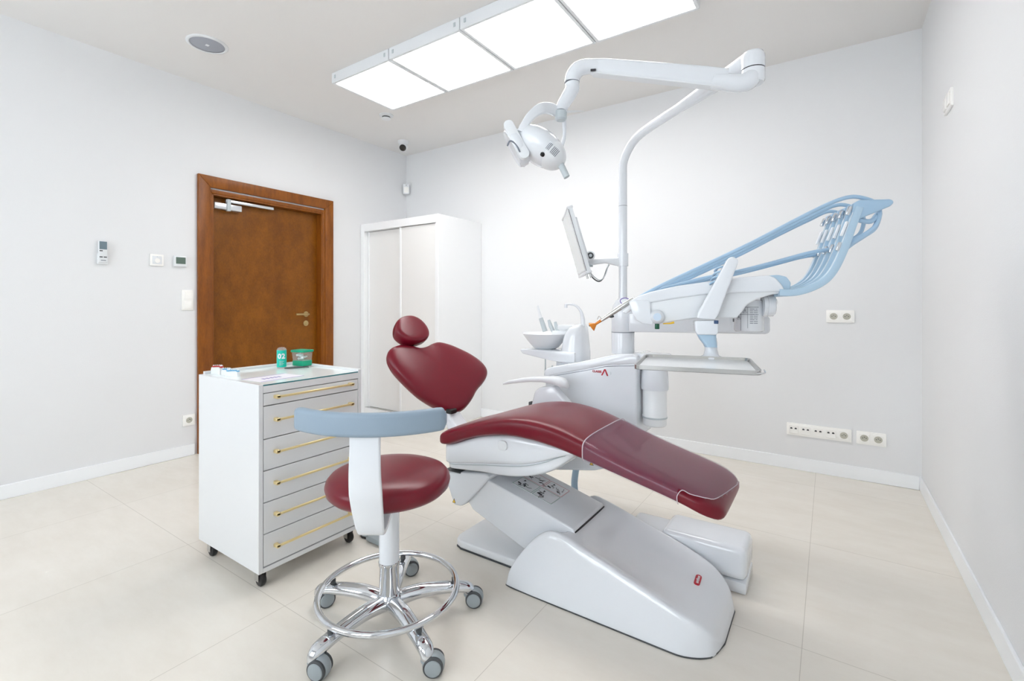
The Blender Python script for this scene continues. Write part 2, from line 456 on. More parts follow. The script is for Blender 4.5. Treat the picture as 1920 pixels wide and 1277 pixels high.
build('cap', MB().revolve((-3.286, 2.874, HC - .028), (0, 0, -1), [(0, 0), (.042, 0), (.038, .008), (0, .012)], 32), white2, parent=t)
cx, cy = -3.66, 3.43
t = thing('security_camera', 'white dome security camera on the ceiling in the far corner', 'camera', (cx, cy, HC))
build('mount', MB().revolve((cx, cy, HC), (0, 0, -1), [(0, 0), (.055, 0), (.055, .02), (.045, .035), (0, .035)], 32), white2, parent=t)
dirv = Vector((.5, -.75, -.75)).normalized(); cc = Vector((cx, cy, HC - .055))
build('eyeball', MB().ellipsoid(cc, (dirv, dirv.orthogonal(), dirv.cross(dirv.orthogonal())), (.05, .044, .044)), white2, parent=t)
build('lens', MB().revolve(cc + dirv * .030, dirv, [(0, 0), (.034, 0), (.034, .012), (.028, .019), (0, .021)], 28), lens_m, parent=t)
t = thing('motion_sensor', 'white wedge-shaped motion sensor high in the corner above the wardrobe', 'sensor', (XL + .03, YB - .03, 2.4))
M = Matrix.Translation((XL + .048, YB - .048, 2.432)) @ Matrix.Rotation(radians(45), 4, 'Z')
build('housing', MB().box(-.036, .036, -.022, .02, -.055, .055, .01, 3, M=M), white2, parent=t)
build('lens_window', MB().box(-.025, .025, -.0235, -.02, -.045, .02, .001, 1, M=M), warmw, parent=t)
build('indicator', MB().box(-.004, .004, -.0245, -.021, .035, .042, M=M), dgrey, parent=t)

# wall-mounted controls on the left wall
def wallbox(y0, y1, z0, z1, th, bev, x=XL): return MB().box(x, x + th, y0, y1, z0, z1, bev, 2)
t = thing('remote_control', 'white air conditioner remote control with grey display in a wall holder', 'remote control', (XL, 1.08, 1.40))
build('holder', wallbox(1.052, 1.108, 1.402, 1.475, .022, .006), white2, parent=t)
build('body', MB().box(XL + .006, XL + .028, 1.056, 1.104, 1.412, 1.555, .006, 3), white2, parent=t)
build('display', MB().box(XL + .0275, XL + .0295, 1.060, 1.0995, 1.50, 1.552, .001, 1), lcdb, parent=t)
for (yy, zz, w) in ((1.0605, 1.487, .017), (1.0605, 1.446, .017), (1.082, 1.446, .017)):
    build('button', MB().box(XL + .027, XL + .0295, yy, yy + w, zz, zz + .007, .001, 1), dgrey, parent=t)
build('printed_mark', MB().box(XL + .0275, XL + .0287, 1.068, 1.094, 1.425, 1.430), inkg, parent=t)
t = thing('dimmer_switch', 'square white rotary dimmer between the remote control and the thermostat', 'switch', (XL, 1.386, 1.453))
build('plate', wallbox(1.345, 1.427, 1.413, 1.495, .012, .003), warmw, parent=t)
build('inner_frame', wallbox(1.357, 1.415, 1.425, 1.483, .0145, .002), white2, parent=t)
build('dial', MB().revolve((XL + .0145, 1.386, 1.450), (1, 0, 0), [(0, 0), (.017, 0), (.016, .006), (0, .007)], 24), warmw, parent=t)
build('indicator', MB().box(XL + .0145, XL + .0155, 1.384, 1.388, 1.475, 1.479), lgrey, parent=t)
t = thing('thermostat', 'white thermostat with dark grey-green screen left of the wooden door', 'thermostat', (XL, 1.53, 1.415))
build('housing', wallbox(1.488, 1.572, 1.415, 1.495, .024, .006), white2, parent=t)
build('screen', MB().box(XL + .023, XL + .0255, 1.499, 1.561, 1.436, 1.485, .001, 1), lcdg, parent=t)
t = thing('light_switch', 'double white rocker light switch beside the wooden door', 'switch', (XL, 1.58, 1.09))
build('plate', wallbox(1.542, 1.62, 1.092, 1.245, .009, .003), warmw, parent=t)
for zz in (1.104, 1.176):
    build('rocker', wallbox(1.555, 1.607, zz, zz + .055, .015, .003), warmw, parent=t)

def socket_module(parent, P, R_, U, N, recess=True, scale=1.0):
    """one 55 mm insert of a wall socket; P centre on the plate surface"""
    m_ = MB().prism(rrect(.054, .054, .004), (P, R_, U, N), 0, .004, .0008, 1)
    ins = build('socket_insert', m_, warmw, parent=parent)
    q = MB(); O = Vector(P)
    if recess:
        a = build('recess', MB().revolve(O + Vector(N) * .0041, N, [(0, .0004), (.0205, .0004), (.0215, 0)], 28), sockd, parent=ins)
        for dx in (-.0095, 0, .0095):
            c = O + Vector(R_) * dx + Vector(U) * (.007 if dx == 0 else 0)
            q.cyl(c + Vector(N) * .0042, c + Vector(N) * (.014 if dx == 0 else .0052), .0026 if dx else .0022, n=10)
        build('contact', q, dgrey, parent=ins)
    else:
        for dx in (-.013, .013):
            c = O + Vector(R_) * dx + Vector(U) * .006
            q.prism([(-.0065, -.004), (.0065, -.004), (.0065, .002), (.003, .006), (-.003, .006), (-.0065, .002)], (c, R_, U, N), .004, .0052)
        build('data_port', q, dgrey, parent=ins)
    return ins
def socket_strip(name, label, cat, P, R_, U, N, kinds, pitch=.071, group=None):
    P, R_, U, N = [Vector(a) for a in (P, R_, U, N)]
    t = thing(name, label, cat, P, 0, group)
    n = len(kinds); w = pitch * (n - 1) + .082
    build('plate', MB().prism(rrect(w, .082, .004), (P, R_, U, N), 0, .009, .002, 2), warmw, parent=t)
    for i, k in enumerate(kinds):
        socket_module(t, P + N * .009 + R_ * (pitch * (i - (n - 1) / 2)), R_, U, N, k == 's')
    return t
XV = (1, 0, 0); ZV = (0, 0, 1); FY = (0, -1, 0)
socket_strip('power_socket', 'double white power socket alone on the back wall, beside the instrument console', 'power socket', (.06, YB, 1.058), XV, ZV, FY, 'ss', group=None)
socket_strip('network_outlet', 'long white five-gang outlet strip low on the back wall with four data modules', 'outlet', (-.062, YB, .277), XV, ZV, FY, 'ddddss'[:4] + 's')
socket_strip('power_socket', 'low double white power socket right of the long outlet strip', 'power socket', (.223, YB, .277), XV, ZV, FY, 'ss')
socket_strip('power_socket', 'single white power socket low on the left wall behind the trolley', 'power socket', (XL, 1.59, .268), (0, 1, 0), ZV, (1, 0, 0), 's')
t = thing('light_switch', 'white switch high on the right wall', 'switch', (XR, 2.97, 2.09))
build('plate', MB().prism(rrect(.153, .085, .004), ((XR, 2.985, 2.09), (0, 1, 0), ZV, (-1, 0, 0)), 0, .01, .002, 2), warmw, parent=t)
build('rocker', MB().prism(rrect(.05, .055, .004), ((XR - .01, 2.95, 2.09), (0, 1, 0), ZV, (-1, 0, 0)), 0, .006, .002, 2), warmw, parent=t)
build('knob', MB().prism(rrect(.05, .055, .004), ((XR - .01, 3.025, 2.09), (0, 1, 0), ZV, (-1, 0, 0)), 0, .006, .002, 2), warmw, parent=t)

# ------------------------------------------------------------------ wardrobe
wx0, wx1, wy0, wy1, wz = XL + .004, -2.921, 3.158, YB - .001, 1.955
t = thing('wardrobe', 'tall white wardrobe with two sliding doors in the far corner', 'wardrobe', (wx1, wy0, 0))
c = MB(); th = .03
c.box(wx1 - th, wx1, wy0, wy1, 0, wz, .002, 1); c.box(wx0, wx0 + .055, wy0, wy1, 0, wz, .002, 1)
c.box(wx0 + .055, wx1 - th, wy0, wy1, wz - .075, wz, .002, 1); c.box(wx0 + .055, wx1 - th, wy0, wy1, .0, .085, .002, 1)
c.box(wx0 + .055, wx1 - th, wy1 - .01, wy1, .085, wz - .075)
build('carcass', c, wardw, parent=t)
mid = -3.44
def sdoor(x0, x1, y):
    dm = build('sliding_door', MB().box(x0 + .02, x1 - .02, y + .006, y + .014, .09, wz - .08), doorp, parent=t, smooth=False)
    e = MB().box(x0, x0 + .022, y, y + .02, .088, wz - .077, .002, 1); e.box(x1 - .022, x1, y, y + .02, .088, wz - .077, .002, 1)
    build('edge_profile', e, wardw, parent=dm)
sdoor(mid - .0, wx1 - th - .001, wy0 + .012); sdoor(wx0 + .058, mid + .03, wy0 + .045)
build('bottom_rail', MB().box(wx0 + .056, wx1 - th - .001, wy0 + .008, wy0 + .07, .085, .0885), steel, parent=t)

# ------------------------------------------------------------------ trolley
tx0, tx1, ty0, ty1, tz0, tz1 = -2.375, -1.862, .985, 1.476, .072, .8205
t = thing('trolley', 'white drawer trolley on black casters with six brass-handled drawers', 'drawer cabinet', ((tx0 + tx1) / 2, (ty0 + ty1) / 2, 0))
c = MB(); e = .018
c.box(tx0, tx1, ty0, ty0 + e, tz0, tz1, .0015, 1); c.box(tx0, tx1, ty1 - e, ty1, tz0, tz1 + .008, .0015, 1)
c.box(tx0, tx0 + e, ty0 + e, ty1 - e, tz0, tz1 + .012, .0015, 1); c.box(tx0 + e, tx1 - .0005, ty0 + e, ty1 - e, tz0, tz0 + .018)
c.box(tx0 + e, tx1, ty0 + e, ty1 - e, .786, .8135); c.box(tx0 + e, tx1 - .021, ty0 + e, ty1 - e, tz0 + .018, .786)
build('body', c, board, parent=t)
build('glass_top', MB().box(tx0 + e + .001, tx1 - .003, ty0 + e + .001, ty1 - e - .001, .8137, .8195, .001, 1), [tglass], parent=t)
build('glass_front_edge', MB().box(tx1 - .003, tx1 - .0005, ty0 + e + .001, ty1 - e - .001, .8137, .819), gedge, parent=t)
zs = [.7845, .733, .601, .475, .348, .223, .093]
for i in range(6):
    z1, z0 = zs[i], zs[i + 1]
    dr = build('drawer', MB().box(tx1 - .020, tx1 - .001, ty0 + e + .002, ty1 - e - .002, z0 + .002, z1 - .002, .001, 1), board, parent=t)
    hz_ = (z0 + z1) / 2 + .008
    hm = MB().box(tx1 + .018, tx1 + .026, ty0 + .058, ty1 - .058, hz_ - .0045, hz_ + .0045, .0015, 1)
    for yy in (ty0 + .060, ty1 - .076): hm.box(tx1 - .002, tx1 + .026, yy, yy + .016, hz_ - .008, hz_ + .006, .002, 1)
    build('handle', hm, brass, parent=dr)
for (x, y) in ((tx1 - .055, ty0 + .035), (tx0 + .05, ty0 + .035), (tx1 - .055, ty1 - .035), (tx0 + .05, ty1 - .035)):
    fk = MB().box(x - .022, x + .022, y - .022, y + .022, .066, .0725, .002, 1)
    fk.box(x - .012, x + .016, y - .017, y - .0145, .022, .068, .001, 1); fk.box(x - .012, x + .016, y + .0145, y + .017, .022, .068, .001, 1)
    cs_ = build('caster', fk, steel, parent=t)
    build('wheel', MB().revolve((x + .006, y - .0115, .027), (0, 1, 0), [(0, 0), (.016, 0), (.024, .001), (.027, .005), (.027, .018), (.024, .022), (.016, .023), (0, .023)], 28), black, parent=cs_)
    if x > -2: build('brake_lever', MB().box(x - .045, x - .012, y - .012, y + .012, .048, .056, .003, 1), black, parent=cs_)

# things on the trolley
TZ = .8195
def at_top(name, lab, cat, x, y): return thing(name, lab, cat, (x, y, TZ))
t = at_top('clear_tube', 'clear tube with a teal label reading 02 on the trolley', 'tube', -2.275, 1.318)
tx, ty = -2.275, 1.318
vdir = Vector((-tx, -ty, 0)).normalized()
build('wall', MB().revolve((tx, ty, TZ), ZV, [(0, 0), (.021, 0), (.022, .002), (.022, .092), (.019, .1), (.012, .104), (0, .105)], 32), glass, parent=t)
lb = MB(); ang0 = math.atan2(vdir.y, vdir.x)
rs = [[(tx + r * cos(a), ty + r * sin(a), z) for a in [ang0 + radians(-150 + 12.5 * k) for k in range(25)]] for r, z in ((.0224, TZ + .006), (.0224, TZ + .090))]
lb.loft(rs, cap=False, closed=False)
build('label_sleeve', lb, teal, parent=t)
rt = Vector((-vdir.y, vdir.x, 0))
q = MB()
for ch, off in (('0', -.43), ('2', .33)):
    d_ = vdir * cos(off) + rt * sin(off); r_ = Vector((-d_.y, d_.x, 0))
    text_geo(ch, .034, (Vector((tx, ty, TZ + .060)) + d_ * .0230, r_, ZV, d_), mb=q, bold=.0012)
build('lettering', q, white2, parent=t, smooth=False)
q = MB()
for k in range(4):
    for dx in (-.008, -.003, .003, .008)[:4 - k % 2]:
        q.prism([(dx - .002, -.0012), (dx + .002, -.0012), (dx + .002, .0012), (dx - .002, .0012)], (Vector((tx, ty, TZ + .036 - k * .006)) + vdir * .0226, rt, ZV, vdir), 0, .0006)
build('small_print', q, lgrey, parent=t, smooth=False)

t = at_top('green_container', 'clear box with green lid and base holding white cotton rolls on the trolley', 'box', -2.268, 1.425)
bx, by = -2.268, 1.425
Fr = lambda z: ((bx, by, z), (cos(radians(12)), sin(radians(12)), 0), (-sin(radians(12)), cos(radians(12)), 0), ZV)
build('base', MB().prism(rrect(.078, .062, .008), Fr(TZ + .003), 0, .026, .002, 1), green, parent=t)
rb = MB(); rg = []
for (w, h_, z) in ((.076, .060, .029), (.082, .066, .072)):
    O, U, V_, N = [Vector(k) for k in Fr(TZ + z)]
    rg.append([O + U * a + V_ * b for a, b in rrect(w, h_, .008)])
rb.loft(rg, cap=False); build('clear_wall', rb, glass, parent=t)
build('lid', MB().prism(rrect(.092, .074, .010), Fr(TZ + .0725), 0, .011, .002, 2), green, parent=t)
for k in range(9):
    x = bx + random.uniform(-.02, .02); y = by + random.uniform(-.014, .014); a = random.uniform(0, pi); z = TZ + .038 + .008 * (k // 3)
    tag(build('cotton_roll', MB().cyl((x - cos(a) * .012, y - sin(a) * .012, z), (x + cos(a) * .012, y + sin(a) * .012, z + random.uniform(-.006, .012)), .0058, n=12, bev=.002), cotton), 'white cotton roll inside the clear green-lidded box', 'cotton roll', 'cotton rolls in the green-lidded box')

for nm, lab, m_, (x, y), a in (('dental_model', 'dental arch model with red gum wax on the trolley corner', redl, (-2.325, 1.040), .2), ('dental_model', 'dental arch model with blue wax, left of the two blue ones', bluel, (-2.255, 1.045), -.1), ('dental_model', 'dental arch model with blue wax nearest the cards', bluel, (-2.185, 1.042), .4)):
    t = at_top(nm, lab, 'dental model', x, y)
    h0 = .040 if m_ is redl else .030
    arch = [(.03 * cos(radians(u)), .024 * sin(radians(u)) + .0) for u in range(-20, 201, 20)]
    rings = []
    for sc, z in ((1.05, 0), (1.05, h0 * .5), (.95, h0 * .75)):
        rings.append([(x + (px * cos(a) - py * sin(a)) * sc, y + (px * sin(a) + py * cos(a)) * sc, TZ + z) for px, py in arch])
    build('plaster_base', MB().loft(rings), white2, parent=t)
    g = MB(); tm = MB()
    for k in range(9):
        u = radians(k * 22.5); px, py = .024 * cos(u), .018 * sin(u)
        X, Y = x + px * cos(a) - py * sin(a), y + px * sin(a) + py * cos(a)
        g.ellipsoid((X, Y, TZ + h0 * .78), (ZV, XV, (0, 1, 0)), (h0 * .16, .006, .006), 8, 6)
        tm.ellipsoid((X, Y, TZ + h0 * .9), (ZV, XV, (0, 1, 0)), (.005, .0032, .0032), 8, 6)
    build('gum_wax', g, m_, parent=t); build('tooth_row', tm, white2, parent=t)
def card(name, lab, x, y, w, l, a, m_, z, printed):
    t = thing(name, lab, 'card', (x, y, TZ + z))
    fr = ((x, y, TZ + z), (-sin(a), cos(a), 0), (-cos(a), -sin(a), 0), ZV)
    build('sheet', MB().prism([(-l / 2, -w / 2), (l / 2, -w / 2), (l / 2, w / 2), (-l / 2, w / 2)], fr, 0, .0008), m_, parent=t, smooth=False)
    q = MB()
    q.prism([(-l / 2, -w / 2), (l / 2, -w / 2), (l / 2, -w / 2 + .006), (-l / 2, -w / 2 + .006)], fr, .0008, .0010)
    q.prism([(-l / 2, w / 2 - .005), (l / 2, w / 2 - .005), (l / 2, w / 2), (-l / 2, w / 2)], fr, .0008, .0010)
    if printed:
        for k in range(5): q.prism([(-.05 + k * .018, -.012), (-.04 + k * .018, -.012), (-.04 + k * .018, .012), (-.05 + k * .018, .012)], fr, .0008, .0010)
    build('print', q, purple, parent=t, smooth=False)
card('printed_card', 'white card with purple printed border lying on the trolley front', -2.005, 1.125, .14, .2, .08, paper, 0, True)
t = at_top('dental_spatula', 'dark pointed spatula lying in front of the clear tube', 'spatula', -2.2, 1.36)
build('handle', MB().tube([(-2.16, 1.39, TZ + .006), (-2.19, 1.35, TZ + .006), (-2.225, 1.305, TZ + .005)], [(.003, .004), (.004, .009), (.003, .011)], 10, sub=4), dgrey, parent=t)
build('blade', MB().tube([(-2.16, 1.39, TZ + .005), (-2.17, 1.445, TZ + .003)], [(.003, .004), (.0008, .002)], 8), steel, parent=t)
# ------------------------------------------------------------------ operator stool
SX, SY = -1.308, 1.158
st = thing('operator_stool', 'round burgundy stool with grey-blue curved backrest and chrome five-star base', 'stool', (SX, SY, 0))
build('seat', MB().revolve((SX, SY, .468), ZV, [(0, 0), (.175, 0), (.198, .006), (.212, .020), (.217, .040), (.213, .056), (.201, .070), (.176, .080), (.13, .086), (.06, .088), (0, .0885)], 64), vinyl, parent=st, angle=80)
build('seat_plate', MB().revolve((SX, SY, .444), ZV, [(0, 0), (.06, 0), (.13, .018), (.15, .024), (0, .024)], 40), white2, parent=st)
build('gas_column', MB().revolve((SX, SY, .222), ZV, [(0, 0), (.0355, 0), (.0355, .21), (.034, .223), (0, .223)], 36), white, parent=st)
build('hub_tube', MB().revolve((SX, SY, .095), ZV, [(0, 0), (.0345, 0), (.0345, .112), (.0375, .116), (.0375, .126), (.031, .130), (0, .130)], 36), chrome, parent=st)
bs = MB().revolve((SX, SY, .047), ZV, [(0, 0), (.018, 0), (.02, .008), (.034, .014), (.046, .03), (.045, .05), (.036, .062), (0, .062)], 32)
legA = [math.degrees(math.atan2(y - SY, x - SX)) for x, y in ((-1.091, 1.363), (-1.426, 1.361), (-1.53, 1.057), (-1.26, .856), (-.974, 1.058))]
A0 = 269.2
for k in range(5):
    a = radians(A0 + 72 * k); dx, dy = cos(a), sin(a)
    P = lambda r, z: (SX + dx * r, SY + dy * r, z)
    lg = MB().tube([P(.015, .074), P(.05, .084), P(.11, .091), P(.18, .088), P(.245, .080), P(.280, .072), P(.293, .060), P(.294, .050)],
                   [(.026, .026), (.026, .028), (.024, .029), (.021, .027), (.019, .026), (.020, .025), (.0215, .022), (.021, .021)], 20, sub=5)
    build('leg', lg, chrome, parent=st)
    # caster: fork housing with two wheels, trailing sideways
    b = radians([20, 36, 30, 60, 70][k]); ux, uy = cos(b), sin(b); w_ = Vector((-uy, ux, 0))
    c0 = Vector(P(.294, 0)); wc = c0 + Vector((ux, uy, 0)) * .020 + Vector((0, 0, .031))
    cm = MB()
    cm.cyl(c0 + Vector((0, 0, .038)), c0 + Vector((0, 0, .052)), .0205, n=24, bev=.002)
    cm.revolve(wc - w_ * .014, w_, [(0, 0), (.031, 0), (.034, .005), (.034, .023), (.031, .028), (0, .028)], 30)
    ca = build('caster', cm, greyp, parent=st)
    for sgn in (-1, 1):
        build('wheel', MB().revolve(wc + w_ * sgn * .0142, w_ * sgn, [(0, 0), (.0300, 0), (.0308, .002), (.0308, .008), (.028, .011), (.0255, .0105)], 30).revolve(wc + w_ * sgn * .0142, w_ * sgn, [(.0255, .0105), (.024, .013), (.02, .014), (0, .0145)], 30, mi=1), [dgrey, greyp], parent=ca)
build('base_hub', bs, chrome, parent=st)
RZ, RR = .122, .240
rg = []
for k in range(72):
    a = 2 * pi * k / 72; rg.append([(SX + cos(a) * (RR + .011 * cos(b)), SY + sin(a) * (RR + .011 * cos(b)), RZ + .011 * sin(b)) for b in [2 * pi * j / 14 for j in range(14)]])
mr = MB(); mr.loft(rg + [rg[0]], cap=False)
build('foot_ring', mr, chrome, parent=st, angle=80)
for k in range(5):
    a = radians(A0 + 72 * k)
    build('ring_bracket', MB().cyl((SX + cos(a) * .237, SY + sin(a) * .237, .092), (SX + cos(a) * .237, SY + sin(a) * .237, .116), .010, n=12), dgrey, parent=st)
# backrest: bracket rises on the camera side of the seat and carries a curved pad
bd = Vector((.554, -.832, 0)).normalized(); bw = Vector((-bd.y, bd.x, 0))
BP = lambda r, z: Vector((SX, SY, z)) + bd * r
path = [(.03, .450), (.10, .438), (.16, .424), (.198, .420), (.222, .440), (.250, .51), (.268, .57), (.276, .63), (.275, .70), (.272, .77)]
wd = [.030, .036, .040, .041, .043, .048, .050, .048, .046, .046]
rings = []
pp = smooth_path([Vector((a, b, 0)) for a, b in path], 5)
for i, p in enumerate(pp):
    tt = (pp[min(i + 1, len(pp) - 1)] - pp[max(i - 1, 0)]).normalized(); nn = Vector((-tt.y, tt.x, 0))
    f_ = i / (len(pp) - 1) * (len(wd) - 1); k = min(int(f_), len(wd) - 2); w_ = wd[k] + (wd[k + 1] - wd[k]) * (f_ - k)
    sec = []
    for (a, b) in rrect(2 * w_, .018, .006, 3):
        q_ = p + nn * b; sec.append(BP(q_.x, q_.y) + bw * a)
    rings.append(sec)
build('backrest_bracket', MB().loft(rings), white, parent=st)
# curved pad
RB = .35; cB = Vector((SX, SY, 0)) + bd * (.288 - RB) - bw * .004
rings = []
N = 40; half = radians(42)
for i in range(N + 1):
    u = -1 + 2 * i / N; a = u * half
    er = abs(u); hh = .036 * (1 if er < .93 else math.sqrt(max(.02, 1 - ((er - .93) / .07) ** 2 * .75)))
    tt = .017 * (1 if er < .93 else math.sqrt(max(.02, 1 - ((er - .93) / .07) ** 2 * .75)))
    dr = bd * cos(a) + bw * sin(a); sec = []
    for (p, q_) in rrect(2 * tt, 2 * hh, min(.013, tt * .8), 4):
        sec.append(cB + dr * (RB + p) + Vector((0, 0, .780 + q_)))
    rings.append(sec)
build('backrest_pad', MB().loft(rings), bluep, parent=st, angle=60)

# grey foot pedal half hidden behind the stool
t = thing('foot_control', 'grey foot control on the floor behind the stool column', 'foot pedal', (-1.875, 1.585, 0))
fx_, fy_ = -1.875, 1.585
build('base_rim', MB().revolve((fx_, fy_, 0), ZV, [(0, 0), (.088, 0), (.088, .010), (0, .010)], 10), black, parent=t)
build('housing', MB().revolve((fx_, fy_, .010), ZV, [(0, 0), (.086, 0), (.086, .014), (.07, .030), (.03, .038), (0, .038)], 10), lgrey, parent=t)
build('pedal', MB().box(fx_ + .03, fx_ + .13, fy_ - .10, fy_ - .045, .004, .032, .008), greyp, parent=t)

# ------------------------------------------------------------------ dental chair
YC = 1.825
dc = thing('dental_chair', 'white dental chair with burgundy upholstery and a clear foot cover', 'dental chair', (-.85, YC, 0))

def sweep(stations, hw, zt, zb, e=3.5, n=36, yc=YC, crown=0.0):
    rings = []
    for x in stations:
        w, t_, b_ = hw(x), zt(x), zb(x); zc = (t_ + b_) / 2; hh = max((t_ - b_) / 2, .0005); r = []
        for k in range(n):
            a = 2 * pi * k / n; ca, sa = cos(a), sin(a)
            yy = w * math.copysign(abs(ca) ** (2 / e), ca); zz = hh * math.copysign(abs(sa) ** (2 / e), sa)
            if sa > 0: zz -= crown * (yy / max(w, .001)) ** 2
            r.append((x, yc + yy, zc + zz))
        rings.append(r)
    return rings
def lin(a, b, n): return [a + (b - a) * k / (n - 1) for k in range(n)]

cxs = [-1.50, -1.47, -1.40, -1.30, -1.20, -1.11, -1.02, -.93, -.85, -.77, -.67, -.586, -.49, -.40, -.33, -.285]
czs = [.548, .560, .583, .618, .652, .674, .682, .676, .660, .635, .600, .572, .545, .520, .498, .478]
bxs = [-1.50, -1.43, -1.35, -1.26, -1.12, -.99, -.89, -.80, -.69, -.59, -.49, -.40, -.34, -.285]
bzs = [.484, .494, .526, .557, .580, .579, .568, .551, .527, .505, .482, .458, .436, .418]
ctop = lambda x: interp(x, cxs, czs); cbot = lambda x: interp(x, bxs, bzs)
XE0, XE1 = -1.50, -.282
def chw(x):
    w = interp(x, [-1.5, -1.2, -.9, -.6, -.3], [.222, .222, .220, .214, .205])
    for (d_, r_) in ((x - XE0, .05), (XE1 - x, .085)):
        if d_ < r_: w -= r_ * .9 * (1 - math.sqrt(max(0, 1 - (1 - d_ / r_) ** 2)))
    return w
def pinch(x, r_=.024):
    for d_ in (x - XE0, XE1 - x):
        if d_ < r_: return math.sqrt(max(.0, 1 - (1 - d_ / r_) ** 2))
    return 1
def ct(x): m = (ctop(x) + cbot(x)) / 2; return m + (ctop(x) - m) * max(pinch(x), .02)
def cb(x): m = (ctop(x) + cbot(x)) / 2; return m + (cbot(x) - m) * max(pinch(x), .02)
stn = [XE0, XE0 + .002, XE0 + .006, XE0 + .012, XE0 + .02] + lin(XE0 + .03, XE1 - .03, 60) + [XE1 - .02, XE1 - .012, XE1 - .006, XE1 - .002, XE1]
sc_ = build('seat_cushion', MB().loft(sweep(stn, chw, ct, cb, 4.2, 48)), vinyl, parent=dc, angle=70)

# clear foot cover over the front of the cushion (open tip, cut back on the near corner)
fm = MB(); rows = []
off = .0048
for x in lin(-.762, -.286, 79):
    w, t_, b_ = chw(x) + off, ct(x) + off, cb(x) - off; zc = (t_ + b_) / 2; hh = (t_ - b_) / 2; r = []
    for k in range(33):
        a = pi + pi / 2 * .62 + (-pi - pi * .62) * k / 32 if False else radians(208 - 236 * k / 32)
        ca, sa = cos(a), sin(a); e = 4.2
        r.append((x, YC + w * math.copysign(abs(ca) ** (2 / e), ca), zc + hh * math.copysign(abs(sa) ** (2 / e), sa)))
    rows.append(r)
vs = [p for r in rows for p in r]; fs = []
for i in range(78):
    for k in range(32):
        # near corner at the tip stays uncovered
        if i > 55 and k < 7 + (i - 55) * .125 + max(0, i - 68) ** 2 * .07: continue
        fs.append((i * 33 + k, i * 33 + k + 1, (i + 1) * 33 + k + 1, (i + 1) * 33 + k))
fm.add(vs, fs)
fc = build('foot_cover', fm, film, parent=dc, angle=80)
fc['label'] = 'clear plastic cover over the foot end of the cushion'
kk = lambda i: min(32, int(math.ceil(7 + (i - 55) * .125 + max(0, i - 68) ** 2 * .07)))
build('hem', MB().tube(rows[0], .0022, 6), filmedge, parent=fc)
build('hem', MB().tube(smooth_path([Vector(q_) for q_ in [rows[56][k] for k in range(0, 6, 2)] + [rows[i][kk(i)] for i in range(58, 78, 4)] + [rows[78][k] for k in range(kk(78) + 1, 32, 2)]], 4), .0015, 6), filmedge, parent=fc)

# shells below the cushion
ux = [-1.485, -1.44, -1.24, -1.06, -.96, -.89, -.82]; ub = [.402, .405, .438, .468, .500, .532, .560]
def endr(x, x0, x1, r0, r1):
    m_ = 1
    if x - x0 < r0: m_ = min(m_, math.sqrt(max(.03, 1 - (1 - (x - x0) / r0) ** 2)))
    if x1 - x < r1: m_ = min(m_, math.sqrt(max(.03, 1 - (1 - (x1 - x) / r1) ** 2)))
    return m_
us = MB().loft(sweep(lin(-1.486, -.80, 36), lambda x: .196 * (0.82 + .18 * endr(x, -1.486, -.80, .05, .10)), lambda x: max(cb(x) + .012, interp(x, ux, ub) + .004), lambda x: interp(x, ux, ub), 7, 40))
build('upper_seat_shell', us, white, parent=dc, angle=50)
lx_ = [-1.478, -1.43, -1.26, -1.18, -1.08, -.98, -.90, -.82]; lb_ = [.378, .380, .396, .399, .412, .440, .480, .545]
ls = MB().loft(sweep(lin(-1.476, -.835, 36), lambda x: .183 * (0.8 + .2 * endr(x, -1.476, -.835, .05, .12)), lambda x: interp(x, ux, ub) + .02, lambda x: interp(x, lx_, lb_), 6, 40))
build('lower_seat_shell', ls, white, parent=dc, angle=50)
build('shell_seam', MB().loft(sweep(lin(-1.47, -.86, 30), lambda x: .1865 * (0.8 + .2 * endr(x, -1.476, -.83, .05, .12)), lambda x: interp(x, ux, ub) + .003, lambda x: interp(x, ux, ub) - .003, 6, 40)), lgrey, parent=dc)
kx, ky, kz = -1.14, YC - .196, .545
build('side_knob', MB().prism(rrect(.046, .040, .016), ((kx, ky + .004, kz), XV, ZV, FY), 0, .012, .005, 3), blueh2 if False else white2, parent=dc)

# rear bracket, lift arm, base
FXZ = lambda: ((0, 0, 0), XV, ZV, (0, 1, 0))
br = MB().prism([(-1.50, .352), (-1.255, .392), (-1.235, .378), (-1.30, .305), (-1.375, .228), (-1.40, .214), (-1.44, .212), (-1.458, .25), (-1.495, .33)], FXZ(), YC - .165, YC + .165, .008, 3)
rbk = build('rear_bracket', br, white, parent=dc)
build('bracket_seam', MB().box(-1.49, -1.40, YC - .1665, YC + .16, .364, .368), dgrey, parent=rbk)
def slab(n_, pts, w, bev, m_, y=YC): return build(n_, MB().prism(pts, FXZ(), y - w, y + w, bev, 4), m_, parent=dc, angle=35)
la = slab('lift_arm', [(-1.33, .374), (-1.27, .362), (-1.02, .302), (-.836, .252), (-.830, .240), (-.84, .10), (-.95, .055), (-1.06, .105), (-1.34, .206), (-1.40, .27), (-1.38, .35)], .148, .014, white)
build('arm_seam', MB().box(-.8315, -.829, YC - .144, YC + .144, .2345, .2425), gap_m, parent=la)
slab('lower_link', [(-1.37, .24), (-1.20, .165), (-1.06, .10), (-.98, .05), (-.90, .03), (-.90, .14), (-1.10, .2), (-1.33, .27)], .118, .01, white2)
